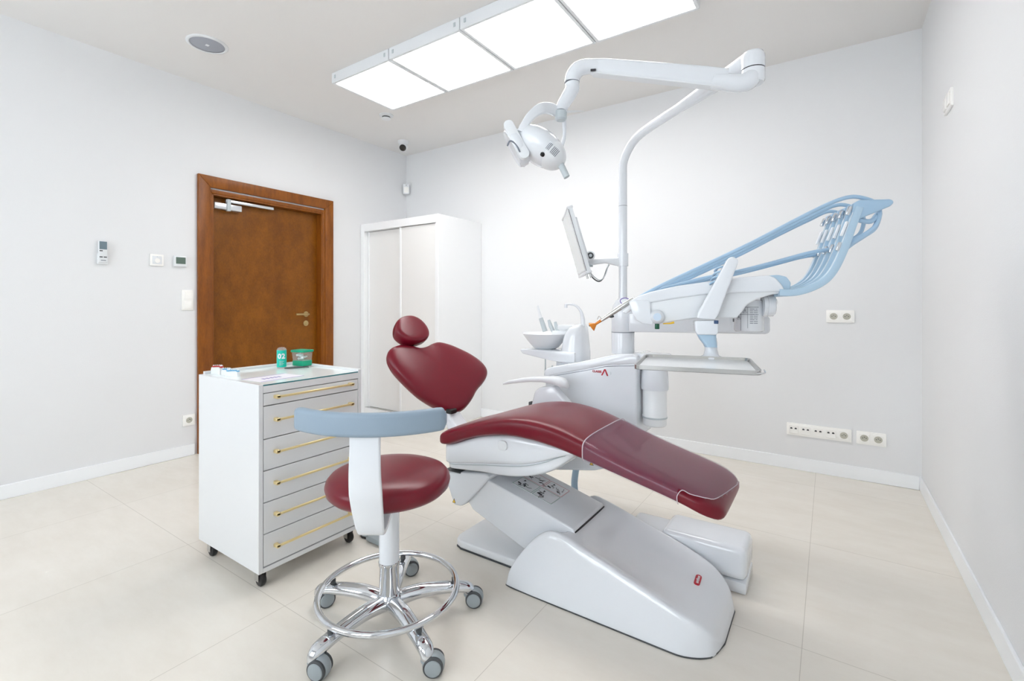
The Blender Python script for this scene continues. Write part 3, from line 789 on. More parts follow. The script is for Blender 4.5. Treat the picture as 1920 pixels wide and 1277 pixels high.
# channel-shaped base cover
def cover():
    X = [-1.088, -1.084, -1.07, -1.04, -1.00, -.96, -.92, -.89, -.85, -.77, -.65, -.53, -.45, -.40, -.36, -.33, -.31, -.298, -.29]
    ridge = [.010, .036, .078, .126, .180, .220, .246, .253, .246, .223, .189, .156, .133, .118, .101, .080, .056, .028, .010]
    chan = [.008, .03, .05, .06, .06, .06, .08, .16, .236, .196, .148, .120, .110, .106, .094, .076, .053, .027, .01]
    hw = [.250, .252, .254, .256, .257, .258, .258, .258, .258, .258, .258, .258, .258, .256, .242, .222, .200, .160, .115]
    hf = [.250, .252, .254, .256, .257, .258, .258, .258, .258, .256, .246, .228, .208, .192, .170, .148, .126, .104, .080]
    XS = lin(-1.088, -.29, 90); rings = []
    for x in XS:
        R, C_, H, HF = interp(x, X, ridge), interp(x, X, chan), interp(x, X, hw), interp(x, X, hf)
        lean = .045 * min(1, R / .2); rw = .040
        prof = [(-H, 0), (-H - .0, R * .25), (-H + lean * .35, R * .45), (-H + lean * .78, R * .86), (-H + lean * .92, R * .95), (-H + lean + .003, R * .985), (-H + lean + .010, R)]
        y_in = -H + lean + .021
        ins = [(y_in, R - (R - C_) * .05), (y_in * .86, R - (R - C_) * .32), (y_in * .66, R - (R - C_) * .68), (y_in * .42, C_ + (R - C_) * .08), (y_in * .2, C_)]
        half = prof + ins
        full = half + [(0, C_)] + [(-a * HF / H, b) for a, b in reversed(half)]
        rings.append([(x, YC + a, max(b, 0.002)) for a, b in full])
    return MB().loft(rings)
bc = build('base_cover', cover(), white, parent=dc, angle=60)
bs_ = []
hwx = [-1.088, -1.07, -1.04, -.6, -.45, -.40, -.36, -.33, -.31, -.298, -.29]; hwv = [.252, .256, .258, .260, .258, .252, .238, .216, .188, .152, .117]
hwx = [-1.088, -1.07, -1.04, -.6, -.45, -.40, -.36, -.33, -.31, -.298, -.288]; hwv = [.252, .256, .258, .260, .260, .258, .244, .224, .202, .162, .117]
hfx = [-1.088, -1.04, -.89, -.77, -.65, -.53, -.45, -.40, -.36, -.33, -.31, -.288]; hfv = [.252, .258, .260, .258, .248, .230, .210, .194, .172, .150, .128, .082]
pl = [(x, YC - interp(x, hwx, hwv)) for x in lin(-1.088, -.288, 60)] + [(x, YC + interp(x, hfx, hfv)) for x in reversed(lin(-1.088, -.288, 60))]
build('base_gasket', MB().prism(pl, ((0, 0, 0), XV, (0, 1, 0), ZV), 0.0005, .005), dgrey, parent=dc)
plate = [(-1.0, YC - .14), (-1.42, YC - .14), (-1.455, YC - .125), (-1.47, YC - .09), (-1.47, YC + .09), (-1.455, YC + .125), (-1.42, YC + .14), (-1.0, YC + .14)]
build('rear_floor_plate', MB().prism(plate, ((0, 0, 0), XV, (0, 1, 0), ZV), .006, .040, .008, 3), lgrey if False else white2, parent=dc)
build('plate_gasket', MB().prism(plate, ((0, 0, 0), XV, (0, 1, 0), ZV), .0005, .007), dgrey, parent=dc)
# red badge with the word anthos on the toe
bO = Vector((-.407, 1.848, .1075)); bn = Vector((.12, -.08, .99)).normalized(); bu = Vector((.05, -1, 0)); bu = (bu - bn * bu.dot(bn)).normalized(); bu = -bu
br_ = bu; bv = bn.cross(br_)
bdg = build('badge', MB().prism(rrect(.060, .021, .0095, 5), (bO + bn * .003, br_, bv, bn), -.003, .0025, .0008, 1), red, parent=dc)
build('lettering', text_geo('anthos', .0165, (bO + bn * .0056, br_, bv, bn), bold=.0001), white2, parent=bdg, smooth=False)
# warning triangles
def warn(parent, O, U, V_, N, s=.02):
    O, U, V_, N = [Vector(q) for q in (O, U, V_, N)]
    w = build('warning_label', MB().prism([(-s / 2, 0), (s / 2, 0), (0, s * 1.05)], (O, U, V_, N), 0, .0006), ink, parent=parent, smooth=False)
    w['label'] = 'small yellow and black warning triangle'
    build('symbol', MB().prism([(-s * .36, s * .09), (s * .36, s * .09), (0, s * .86)], (O, U, V_, N), .0006, .0010), yellow, parent=w, smooth=False)
    return w
warn(rbk, (-1.437, YC - .1655, .222), XV, ZV, FY)
# pictogram sticker on the lift arm
dvec = Vector((.80, 0, -.2)).normalized()
pO = Vector((-1.075, YC + .012, .3165)); pu = Vector((-.25, 0, .0644)).normalized() * -1; pn = Vector((.2495, 0, .968)).normalized(); pv = Vector((0, 1, 0)); pn = pu.cross(pv).normalized()
stk = MB()
pic = build('pictogram_sticker', MB().prism(rrect(.205, .175, .006), (pO, pu, pv, pn), -.004, .0006), white2, parent=la, smooth=False)
pic['label'] = 'four-panel instruction sticker with green and red frames'
def frame2(mb, cx_, cy_, w, h_, th_=.0016):
    for (a, b, c_, d_) in ((cx_ - w / 2, cy_ - h_ / 2, w, th_), (cx_ - w / 2, cy_ + h_ / 2 - th_, w, th_), (cx_ - w / 2, cy_ - h_ / 2, th_, h_), (cx_ + w / 2 - th_, cy_ - h_ / 2, th_, h_)):
        mb.prism([(a, b), (a + c_, b), (a + c_, b + d_), (a, b + d_)], (pO, pu, pv, pn), .0006, .0009)
g = MB(); frame2(g, -.052, -.045, .098, .084); frame2(g, .052, -.045, .098, .084); build('green_frame', g, frame_g, parent=pic, smooth=False)
g = MB(); frame2(g, -.052, .045, .098, .084); frame2(g, .052, .045, .098, .084); build('red_frame', g, frame_r, parent=pic, smooth=False)
rnd = random.Random(4)
for (qx, qy) in ((-.052, -.045), (.052, -.045), (-.052, .045), (.052, .045)):
    g = MB(); P3 = lambda a, b: pO + pu * (qx + a) + pv * (qy + b) + pn * .0012
    for k in range(7):
        a, b = rnd.uniform(-.03, .03), rnd.uniform(-.026, .014)
        pts_ = [P3(a, b)]
        for j in range(4):
            a += rnd.uniform(-.012, .013); b += rnd.uniform(-.010, .011); pts_.append(P3(a, b))
        g.tube(pts_, .0009, 5)
    g.prism([(.022, -.008), (.032, 0), (.022, .008)], (P3(-.048, .022), pu, pv, pn), 0, .0004)
    g.prism([(.012, -.006), (.03, -.008), (.03, .0), (.012, .004)], (P3(-.05, -.012), pu, pv, pn), 0, .0004)
    build('drawing', g, ink, parent=pic, smooth=False)


# backrest and headrest pads (outline on the reclined plane)
BO = Vector((-1.564, YC, .602)); bW = Vector((.1736, .9848, 0)); bUp = Vector((-.6063, .1069, .788)); bN = Vector((.776, -.1368, .6157))
o_b = [(-.012, -.004), (-.06, .030), (-.114, .074), (-.16, .125), (-.200, .19), (-.237, .266), (-.252, .321), (-.251, .365), (-.229, .400), (-.19, .420), (-.136, .425), (-.094, .410), (-.049, .396), (-.001, .401), (.049, .418), (.099, .424), (.163, .402), (.215, .372), (.274, .331), (.322, .283), (.346, .236), (.344, .196), (.313, .160), (.270, .130), (.229, .108), (.193, .085), (.159, .058), (.115, .028), (.056, .000)]
o_h = [(-.182, .467), (-.169, .511), (-.144, .548), (-.11, .569), (-.069, .578), (-.03, .574), (.006, .551), (.028, .514), (.035, .473), (.027, .438), (.004, .411), (-.036, .396), (-.073, .390), (-.105, .393), (-.134, .402), (-.163, .427)]
def pillow(outline, O, th_, dish=0.0, sub=4, base=.35, cen=None):
    pl_ = smooth2(outline, sub); cx_ = sum(p[0] for p in pl_) / len(pl_); cy_ = sum(p[1] for p in pl_) / len(pl_)
    if cen: cx_, cy_ = cen
    prof = [(.0, -base * th_), (.55, -base * th_), (.80, -base * th_ * .98), (.90, -base * th_ * .8), (.95, -base * th_ * .45), (.972, 0), (.985, th_ * .18), (.99, th_ * .30), (.985, th_ * .42), (.965, th_ * .54), (.93, th_ * .61), (.86, th_ * .65), (.72, th_ * .665), (.5, th_ * .66), (.25, th_ * .655), (0, th_ * .655)]
    m_ = MB(); n = len(pl_); vs = []; rows_ = []
    for (k, z) in prof:
        if k == 0: rows_.append([len(vs)]); vs.append(O + bW * cx_ + bUp * cy_ + bN * (z - (dish if z > 0 else 0)))
        else:
            rows_.append(list(range(len(vs), len(vs) + n)))
            for (a, b) in pl_:
                zz = z - (dish * (1 - k * k) if z > 0 else 0)
                vs.append(O + bW * (cx_ + (a - cx_) * k) + bUp * (cy_ + (b - cy_) * k) + bN * zz)
    fs = []
    for a, b in zip(rows_, rows_[1:]):
        for k in range(n):
            j = (k + 1) % n
            if len(a) == 1: fs.append((a[0], b[j], b[k]))
            elif len(b) == 1: fs.append((a[k], a[j], b[0]))
            else: fs.append((a[k], a[j], b[j], b[k]))
    return m_.add(vs, fs)
bk = build('backrest', pillow(o_b, BO - bN * .050, .075, -.014, cen=(.02, .26)), vinyl, parent=dc, angle=80)
build('backrest_shell', pillow([(a * .9 + .003, b * .9 + .026) for a, b in o_b], BO - bN * .078, .05, 0, cen=(.02, .26)), white, parent=dc, angle=80)
o_h = [(-.073 + (a + .073) * .94, .50 + (b - .49) * .93) for a, b in o_h]
hd = build('headrest', pillow(o_h, BO - bN * .012, .075, -.006), vinyl, parent=dc, angle=80)
hc = BO + bW * (-.07) + bUp * .40 - bN * .05
build('headrest_stem', MB().tube([hc - bUp * .09, hc, hc + bUp * .05 + bN * .01], [(.008, .02)] * 3, 14, sub=3), lgrey, parent=dc)
# white support between backrest and seat
ss = MB()
rings = []
for (x, z, w, t_) in ((-1.612, .615, .036, .014), (-1.596, .585, .040, .020), (-1.580, .555, .046, .024), (-1.552, .52, .055, .030), (-1.51, .48, .07, .04), (-1.44, .44, .09, .05)):
    rings.append([(x + a, YC + b, z + a * .35) for a, b in rrect(2 * t_, 2 * w, t_ * .6, 4)])
build('backrest_support', ss.loft(rings), white, parent=dc)
build('pivot', MB().box(-1.598, -1.560, YC - .045, YC + .0, .590, .612, .003, 1), black, parent=dc)
# far armrest
ax = [(-1.477, .704), (-1.44, .716), (-1.373, .731), (-1.30, .744), (-1.225, .752), (-1.16, .752), (-1.11, .742), (-1.085, .728)]
rings = []
for i, (x, z) in enumerate(ax):
    w = [.012, .02, .025, .028, .030, .033, .033, .018][i]; t_ = [.006, .010, .011, .012, .014, .020, .022, .010][i]
    rings.append([(x, 2.12 + a, z + b) for a, b in rrect(2 * w, 2 * t_, t_ * .9, 4)])
build('armrest', MB().loft(rings), lgrey if False else white2, parent=dc, angle=70)
build('armrest_bracket', MB().prism([(-1.30, .565), (-1.262, .69), (-1.235, .712), (-1.18, .722), (-1.15, .722), (-1.13, .70), (-1.04, .62), (-1.02, .56)], FXZ(), 2.085, 2.145, .012, 3), white, parent=dc)
build('bracket_button', MB().box(-1.302, -1.286, 2.09, 2.12, .60, .63, .004, 2), dgrey, parent=dc)
# arm carrying the water unit, on the far side
sb = build('unit_support', MB().prism([(-1.06, .37), (-.86, .405), (-.74, .452), (-.735, .49), (-.80, .53), (-1.10, .53), (-1.12, .42)], FXZ(), 1.92, 2.258, .012, 3), white2, parent=dc)
warn(sb, (-.868, 1.9195, .43), XV, ZV, FY)
build('supply_hose', MB().tube([(-1.06, 2.2, .44), (-1.075, 2.2, .33), (-1.09, 2.2, .2), (-1.05, 2.18, .08), (-.95, 2.14, .04), (-.80, 2.14, .05)], .017, 12, sub=6), blueh2, parent=dc)
# floor connection box
fb = MB().box(-.60, -.268, 2.035, 2.235, .046, .178, .028, 5); fb.box(-.76, -.56, 2.06, 2.22, .046, .150, .02, 3)
fbo = build('connection_box', fb, white, parent=dc, angle=50)
build('box_base', MB().box(-.758, -.269, 2.037, 2.233, .0005, .0455, .006, 2), white, parent=fbo)

# ------------------------------------------------------------------ dental unit (water unit, pole, arms)
du = thing('dental_unit', 'white dental water unit with spittoon, pole and jointed arms beyond the dental chair', 'dental unit', (-.9, 2.36, .45))
UY0, UY1 = 2.262, 2.50
bodyp = [(-1.30, .50), (-1.30, .738), (-1.292, .752), (-1.245, .763), (-1.10, .800), (-.95, .850), (-.90, .862), (-.80, .866), (-.785, .855), (-.785, .48), (-.82, .45), (-1.26, .45)]
ub_ = build('unit_body', MB().prism(bodyp, FXZ(), UY0, UY1, .014, 4), white, parent=du, angle=30)
lidp = [(-1.305, .728), (-1.305, .768), (-1.29, .786), (-1.245, .800), (-1.10, .832), (-.95, .872), (-.885, .888), (-.80, .893), (-.778, .880), (-.778, .845), (-.87, .836), (-.95, .826), (-1.05, .800), (-1.27, .748), (-1.285, .728)]
build('unit_lid', MB().prism(lidp, FXZ(), UY0 - .006, UY1 + .004, .008, 3), white, parent=du, angle=30)
sm = MB(); lp = [(-1.283, .722), (-1.27, .744), (-1.05, .796), (-.95, .822), (-.87, .832), (-.79, .838)]
sm.tube([(a, UY0 - .0005, b - .002) for a, b in lp], .0014, 6)
build('panel_seam', sm, inkg, parent=ub_)
Fu = (Vector((-.962, UY0 - .0012, .790)), Vector(XV), Vector(ZV), Vector(FY))
build('lettering_classe', text_geo('CLASSE', .0155, (Vector((-.992, UY0 - .0012, .7925)), *Fu[1:]), bold=.0005), red, parent=ub_, smooth=False)
q = MB().prism([(-.014, -.016), (-.007, -.016), (.006, .010), (.017, -.016), (.025, -.016), (.010, .017), (.002, .017)], (Vector((-.955, UY0 - .0012, .7905)), *Fu[1:]), 0, .001)
build('logo_mark', q, red, parent=ub_, smooth=False)
build('lettering_model', text_geo('3', .02, (Vector((-.918, UY0 - .0012, .788)), *Fu[1:]), bold=0), lgrey, parent=ub_, smooth=False)
# pole
PXX, PYY = -.885, 2.345
build('pole_collar', MB().revolve((PXX, PYY, .885), ZV, [(0, 0), (.058, 0), (.058, .108), (.0565, .112), (.058, .116), (.058, .205), (.052, .245), (.038, .272), (.024, .283), (0, .284)], 40), white, parent=du, angle=50)
build('collar_ring', MB().revolve((PXX, PYY, .9935), ZV, [(.0572, 0), (.0586, 0), (.0586, .003), (.0572, .003)], 40), inkg, parent=du)
top = [(PXX, PYY, 1.16), (PXX, PYY, 1.60), (PXX, PYY, 1.80), (PXX + .004, PYY - .004, 1.87), (-.845, 2.322, 1.93), (-.79, 2.285, 1.965), (-.70, 2.228, 1.985), (-.55, 2.13, 2.0), (-.40, 2.035, 2.017), (-.27, 1.955, 2.035), (-.245, 1.938, 2.04)]
pm = MB().tube(top, [.0215] * 8 + [.030, .034, .034], 28, sub=8)
pole = build('lamp_pole', pm, white, parent=du, angle=60)
build('pole_joint_line', MB().revolve((PXX, PYY, 1.645), ZV, [(.0212, 0), (.0221, 0), (.0221, .002), (.0212, .002)], 32), inkg, parent=pole)
build('pole_head', MB().revolve((-.232, 1.93, 2.0), ZV, [(0, 0), (.040, 0), (.041, .03), (.040, .048), (.034, .060), (.020, .066), (0, .067)], 36), white, parent=du, angle=50)
build('pole_head_joint', MB().revolve((-.232, 1.93, 1.9965), ZV, [(0, 0), (.0385, 0), (.0385, .0035), (0, .0035)], 36), gap_m, parent=du)
# spittoon
bwx, bwy = -1.385, 2.42
build('spittoon_bowl', MB().revolve((bwx, bwy, .875), ZV, [(0, 0), (.05, 0), (.075, .012), (.108, .05), (.132, .082), (.137, .092), (.134, .095), (.128, .090), (.100, .052), (.070, .018), (.03, .012), (0, .012)], 48), frost if False else white2, parent=du, angle=60)
build('bowl_shelf', MB().prism([(-1.50, .868), (-1.485, .850), (-1.30, .822), (-1.24, .818), (-1.15, .818), (-1.15, .875), (-1.495, .878)], FXZ(), 2.318, 2.515, .008, 3), white, parent=du)
tw = []
for (z, x0, x1, y0, y1) in ((.812, -1.262, -1.128, 2.33, 2.52), (.87, -1.258, -1.128, 2.33, 2.52), (.93, -1.250, -1.132, 2.34, 2.51), (.975, -1.236, -1.134, 2.345, 2.50), (1.005, -1.215, -1.137, 2.355, 2.49), (1.022, -1.185, -1.142, 2.375, 2.47), (1.028, -1.17, -1.15, 2.40, 2.45)):
    tw.append([((x0 + x1) / 2 + a, (y0 + y1) / 2 + b, z) for a, b in rrect(x1 - x0, y1 - y0, min(x1 - x0, y1 - y0) * .38, 5)])
build('filler_tower', MB().loft(tw), white, parent=du, angle=60)
build('tower_base', MB().box(-1.28, -1.10, 2.35, 2.49, .79, .815, .004, 2), white, parent=du)
sp = MB().tube([(-1.145, 2.42, 1.015), (-1.148, 2.42, 1.06), (-1.158, 2.415, 1.10), (-1.185, 2.41, 1.13), (-1.22, 2.405, 1.138), (-1.245, 2.40, 1.137)], [.013, .011, .008, .0065, .006, .006], 14, sub=5)
sp.cyl((-1.243, 2.40, 1.140), (-1.243, 2.40, 1.118), .0085, n=14)
build('water_spout', sp, white, parent=du, angle=60)
build('rinse_pipe', MB().tube([(-1.31, 2.36, .79), (-1.31, 2.36, .70)], .004, 8).tube([(-1.255, 2.36, .825), (-1.255, 2.36, .78), (-1.29, 2.36, .775)], .006, 8).tube([(-1.355, 2.36, .86), (-1.355, 2.36, .77), (-1.36, 2.36, .73)], .004, 8, sub=3), lgrey, parent=du)
rk = MB().prism([(-1.35, .966), (-1.345, .985), (-1.27, .985), (-1.235, 1.0), (-1.20, 1.0), (-1.20, .95), (-1.34, .95)], FXZ(), 2.42, 2.50, .006, 2)
rk.box(-1.30, -1.20, 2.40, 2.47, .99, 1.02, .008)
build('hose_holder', rk, white2, parent=du)
# bottle holder and bottle
bh = MB(); rr = []
for z, k in ((.888, .055), (.86, .058), (.78, .066), (.722, .068), (.716, .066)):
    rr.append([(-.722 + k * 1.0 * cos(a) * (1.0), 2.35 + k * sin(a), z) for a in [2 * pi * j / 32 for j in range(32)]])
build('bottle_holder', MB().loft(rr), white, parent=du, angle=50)
build('holder_bridge', MB().prism([(-.80, .845), (-.80, .893), (-.66, .893), (-.655, .875), (-.665, .845)], FXZ(), 2.29, 2.42, .008, 2), white, parent=du)
build('bottle', MB().revolve((-.722, 2.35, .535), ZV, [(0, 0), (.050, 0), (.056, .006), (.057, .04), (.060, .046), (.060, .052), (.058, .055), (.058, .183), (0, .183)], 36), frost, parent=du, angle=40)
build('bottle_ring', MB().revolve((-.722, 2.35, .575), ZV, [(.058, 0), (.0608, 0), (.0608, .008), (.058, .008)], 36), lgrey, parent=du)
# lower delivery arm from the collar
e1a = Vector((.588, .178, 0)).normalized(); na = Vector((-e1a.y, e1a.x, 0))
arm = MB(); a0 = Vector((-.845, 2.325, 0))
arm.prism([(0, 1.0), (.62, 1.0), (.635, 1.012), (.635, 1.075), (.62, 1.085), (.04, 1.092), (0, 1.09)], (a0, e1a, ZV, na), -.045, .045, .014, 4)
build('delivery_arm', arm, white, parent=du, angle=35)
jx, jy = -.262, 2.47
build('arm_joint', MB().revolve((jx, jy, 1.085), ZV, [(0, 0), (.05, 0), (.052, .02), (.05, .06), (0, .062)], 32), white, parent=du)
# upper arm up to the console
e1 = Vector((cos(radians(18)), sin(radians(18)), 0)); e2 = Vector((-sin(radians(18)), cos(radians(18)), 0)); OC = Vector((-.371, 1.823, 0))
C3 = lambda l, w, z: OC + e1 * l + e2 * w + Vector((0, 0, z))
ua = MB().tube([(jx, jy, 1.145), (jx + .03, jy - .12, 1.15), C3(.14, .24, 1.155), C3(.10, .14, 1.15)], [(.03, .045)] * 4, 20, sub=4)
build('upper_arm', ua, white, parent=du, angle=60)
# curved joint cover carrying the rating label, and its end cap
jc = C3(.165, .13, 0)
cyl_ = build('joint_cover', MB().revolve(jc + Vector((0, 0, 1.035)), ZV, [(0, 0), (.046, 0), (.052, .006), (.052, .118), (0, .124)], 40), white, parent=du, angle=50)
ld = (Vector((0, 0, 0)) - Vector((jc.x, jc.y, 0))).normalized(); a0_ = math.atan2(ld.y, ld.x)
lm = MB(); lk = MB()
for (a1, a2, z0_, z1_) in ((-32, -30, 1.04, 1.13), (-32, 38, 1.127, 1.129), (-60, 38, 1.1, 1.1015), (-5, -3.6, 1.05, 1.127)):
    r_ = [[(jc.x + .0524 * cos(a0_ + radians(a)), jc.y + .0524 * sin(a0_ + radians(a)), z) for a in [a1 + (a2 - a1) * j / 8 for j in range(9)]] for z in (z0_, z1_)]
    lk.loft(r_, cap=False, closed=False)
for k in range(9):
    z = 1.120 - k * .0066
    for (a1, a2) in ((4, 16), (18, 34)) if k % 3 else ((4, 22), (25, 33)):
        r_ = [[(jc.x + .0524 * cos(a0_ + radians(a)), jc.y + .0524 * sin(a0_ + radians(a)), zz) for a in [a1 + (a2 - a1) * j / 4 for j in range(5)]] for zz in (z, z + .0022)]
        lk.loft(r_, cap=False, closed=False)
for (aa, zz) in ((-14, 1.107), (-40, 1.082)):
    c_ = [Vector((jc.x + .0526 * cos(a0_ + radians(aa + d_)), jc.y + .0526 * sin(a0_ + radians(aa + d_)), zz + h_)) for d_, h_ in ((-8, 0), (0, .016), (8, 0), (-8, 0))]
    lk.tube(c_, .0007, 5); lk.tube([Vector((jc.x + .0526 * cos(a0_ + radians(aa)), jc.y + .0526 * sin(a0_ + radians(aa)), zz + h_)) for h_ in (.004, .011)], .0012, 5)
build('rating_label', lk, inkg, parent=cyl_, smooth=False)
cp = C3(.215, .10, 1.135)
build('end_cap', MB().revolve(cp - e1 * .01, e1, [(0, 0), (.042, 0), (.042, .012), (.0405, .013), (.0405, .014), (.042, .015), (.041, .035), (.034, .041), (0, .042)], 36).add([], []), white, parent=du, angle=50)

# ------------------------------------------------------------------ instrument console
ic = thing('instrument_console', 'white and light blue instrument console with hoses over the foot end of the dental chair', 'instrument console', C3(0, .12, 1.06))
Fc = lambda: (OC, e1, ZV, e2)
up = [(-.273, 1.146), (-.262, 1.158), (-.244, 1.168), (-.195, 1.186), (-.10, 1.207), (.01, 1.223), (.12, 1.236), (.202, 1.241), (.225, 1.232), (.246, 1.205), (.255, 1.183), (.15, 1.181), (.028, 1.176), (-.027, 1.172), (-.12, 1.158), (-.205, 1.142)]
build('console_top', MB().prism(up, Fc(), -.008, .27, .010, 4), white, parent=ic, angle=32)
low = [(-.270, 1.144), (-.262, 1.11), (-.250, 1.085), (-.225, 1.070), (-.19, 1.066), (-.14, 1.070), (-.10, 1.077), (-.045, 1.086), (.10, 1.088), (.118, 1.11), (.133, 1.135), (.17, 1.158), (.21, 1.172), (.246, 1.178), (.24, 1.19), (.10, 1.19), (-.027, 1.18), (-.205, 1.155)]
build('console_body', MB().prism(low, Fc(), .002, .26, .008, 3), white2, parent=ic, angle=32)
# white nose end piece
build('nose_cover', MB().prism([(-.276, 1.147), (-.262, 1.106), (-.248, 1.080), (-.226, 1.066), (-.192, 1.061), (-.186, 1.07), (-.194, 1.10), (-.196, 1.143), (-.20, 1.155), (-.255, 1.158)], Fc(), -.010, .27, .008, 3), white, parent=ic, angle=32)
kn = MB(); kc = C3(-.172, -.006, 1.092)
kb = build('end_knob', MB().revolve(kc + e2 * .012, -e2, [(0, 0), (.026, 0), (.027, .012), (.020, .022), (.016, .028), (0, .030)], 32), white, parent=ic)
build('knob_face', MB().revolve(kc - e2 * .0175, -e2, [(0, 0), (.0145, 0), (.014, .002), (0, .0025)], 24), mat('knob_blue', (.58, .68, .80), .3), parent=kb)
build('drain_plug', MB().cyl(C3(-.172, .0, 1.068), C3(-.172, .0, 1.046), .0085, n=16, bev=.002), dgreen, parent=ic)
build('yellow_valve', MB().tube([C3(-.15, .01, 1.066), C3(-.125, -.002, 1.068), C3(-.112, -.004, 1.072)], [.002, .003, .0045], 8), yellow, parent=ic)
build('small_latch', MB().box(-.0025, .0025, -.002, .002, -.006, .006, .001, 1, M=Matrix.Translation(C3(.09, -.002, 1.082))), dgrey, parent=ic)
# blue rear hinge
hp = [(.185, 1.225), (.20, 1.240), (.235, 1.243), (.262, 1.236), (.276, 1.215), (.274, 1.190), (.262, 1.178), (.235, 1.178), (.20, 1.19)]
build('rear_hinge', MB().prism(hp, Fc(), .004, .255, .006, 3), blueh2, parent=ic, angle=35)
# slanted control handle on the near side with ribbed grips behind
sl = [(-.038, 1.088), (.022, 1.084), (.032, 1.10), (.097, 1.284), (.096, 1.296), (.080, 1.306), (.067, 1.302), (.060, 1.290), (-.036, 1.104)]
hn = build('control_handle', MB().prism([(a, b) for a, b in sl], Fc(), -.055, -.012, .010, 4), white, parent=ic, angle=35)
rbm = MB()
for k in range(4):
    z = 1.222 + k * .017; l0 = .022 + k * .006
    rbm.tube([C3(l0 + .010, -.03, z), C3(l0 - .004, -.02, z - .004), C3(l0 - .010, .0, z - .012), C3(l0 - .006, .02, z - .014)], [(.004, .006)] * 4, 8, sub=3)
build('ribbed_grip', rbm, blueh, parent=hn)
# whip arm rack: one broad near bar and four slimmer bars, each with channel and paddle end
WS = [.0, .065, .125, .185, .24]
armp = [(.236, 1.180), (.285, 1.180), (.334, 1.195), (.376, 1.221), (.405, 1.260), (.432, 1.325), (.455, 1.40), (.476, 1.465)]
def bar(w, th_, wid):
    rings = []; P = smooth_path([Vector((a, b, 0)) for a, b in armp], 5)
    for i, p in enumerate(P):
        tt = (P[min(i + 1, len(P) - 1)] - P[max(i - 1, 0)]).normalized(); nn = Vector((-tt.y, tt.x, 0))
        rings.append([C3((p + nn * b).x, w + a, (p + nn * b).y) for a, b in rrect(wid, th_, .004, 2)])
    return MB().loft(rings)
for i, w in enumerate(WS):
    ab = build('whip_arm', bar(w, .024, .026 if i == 0 else .022), blueh2, parent=ic, angle=40)
    gr = MB(); P = smooth_path([Vector((a, b, 0)) for a, b in armp], 5)
    gr.tube([C3(p.x - .011, w - .006, p.y + .004) for p in P[4:]], .0016, 6)
    build('guide_line', gr, white2, parent=ab)
    pdl = [(.458, 1.478), (.478, 1.490), (.523, 1.488), (.563, 1.487), (.572, 1.482), (.574, 1.474), (.566, 1.464), (.526, 1.446), (.492, 1.432), (.474, 1.424), (.455, 1.44)]
    if i == 0: build('arm_paddle', MB().prism(pdl, Fc(), w - .008, w + .014, .004, 3), blueh, parent=ic, angle=40)
    else: build('arm_paddle', MB().prism([(.458, 1.478), (.478, 1.487), (.50, 1.482), (.505, 1.465), (.492, 1.44), (.474, 1.424), (.455, 1.44)], Fc(), w - .008, w + .010, .004, 3), blueh, parent=ic, angle=40)
    for (l_, z_) in ((.447, 1.455), (.418, 1.335)):
        build('spring_roller', MB().box(-.006, .006, -.008, .008, -.016, .016, .004, 2, M=Matrix.Translation(C3(l_, w, z_)) @ Matrix.Rotation(radians(18), 4, 'Z') @ Matrix.Rotation(radians(20), 4, 'Y')), chrome, parent=ab)
    ch = MB().box(-.004, .004, -.007, .007, -.026, .026, .003, 2, M=Matrix.Translation(C3(.434, w, 1.395)) @ Matrix.Rotation(radians(18), 4, 'Z') @ Matrix.Rotation(radians(20), 4, 'Y'))
    build('clip', ch, white2, parent=ab)
build('cross_plate', MB().prism([(.25, 1.176), (.31, 1.178), (.345, 1.192), (.345, 1.206), (.31, 1.193), (.25, 1.192)], Fc(), .01, .25, .003, 2), blueh2, parent=ic)
for i, w in enumerate(WS):
    hu = [(.530, 1.40), (.545, 1.445), (.535, 1.478), (.505, 1.497), (.46, 1.506), (.40, 1.488), (.30, 1.438), (.15, 1.358), (0, 1.285), (-.12, 1.228), (-.19, 1.192), (-.262, 1.150)]
    fall = [(.418, 1.335), (.35, 1.323), (.23, 1.290), (.12, 1.262), (0, 1.238), (-.10, 1.212), (-.19, 1.186), (-.262, 1.146)]
    if i in (1, 3):
        P = [C3(a, w * (1 - .25 * j / 7) + .02, b - .006 * (i == 3)) for j, (a, b) in enumerate(fall)]
    else:
        P = [C3(.425, w + .02, 1.335), C3(.475, w + .02, 1.36)] + [C3(a, w * (1 - .3 * j / 11) + .02, b - .010 * (i / 2) * (1 if b < 1.49 else .5)) for j, (a, b) in enumerate(hu)]
    build('hose', MB().tube(P, .0068, 12, sub=6), blueh, parent=ic, angle=80)
lo_ = MB().tube([C3(.478, .01, 1.425), C3(.52, .02, 1.42), C3(.548, .03, 1.45), C3(.535, .03, 1.40), C3(.50, .02, 1.372), C3(.46, .01, 1.345), C3(.43, .01, 1.318)], .0085, 12, sub=6)
build('hose', lo_, blueh, parent=ic, angle=80)

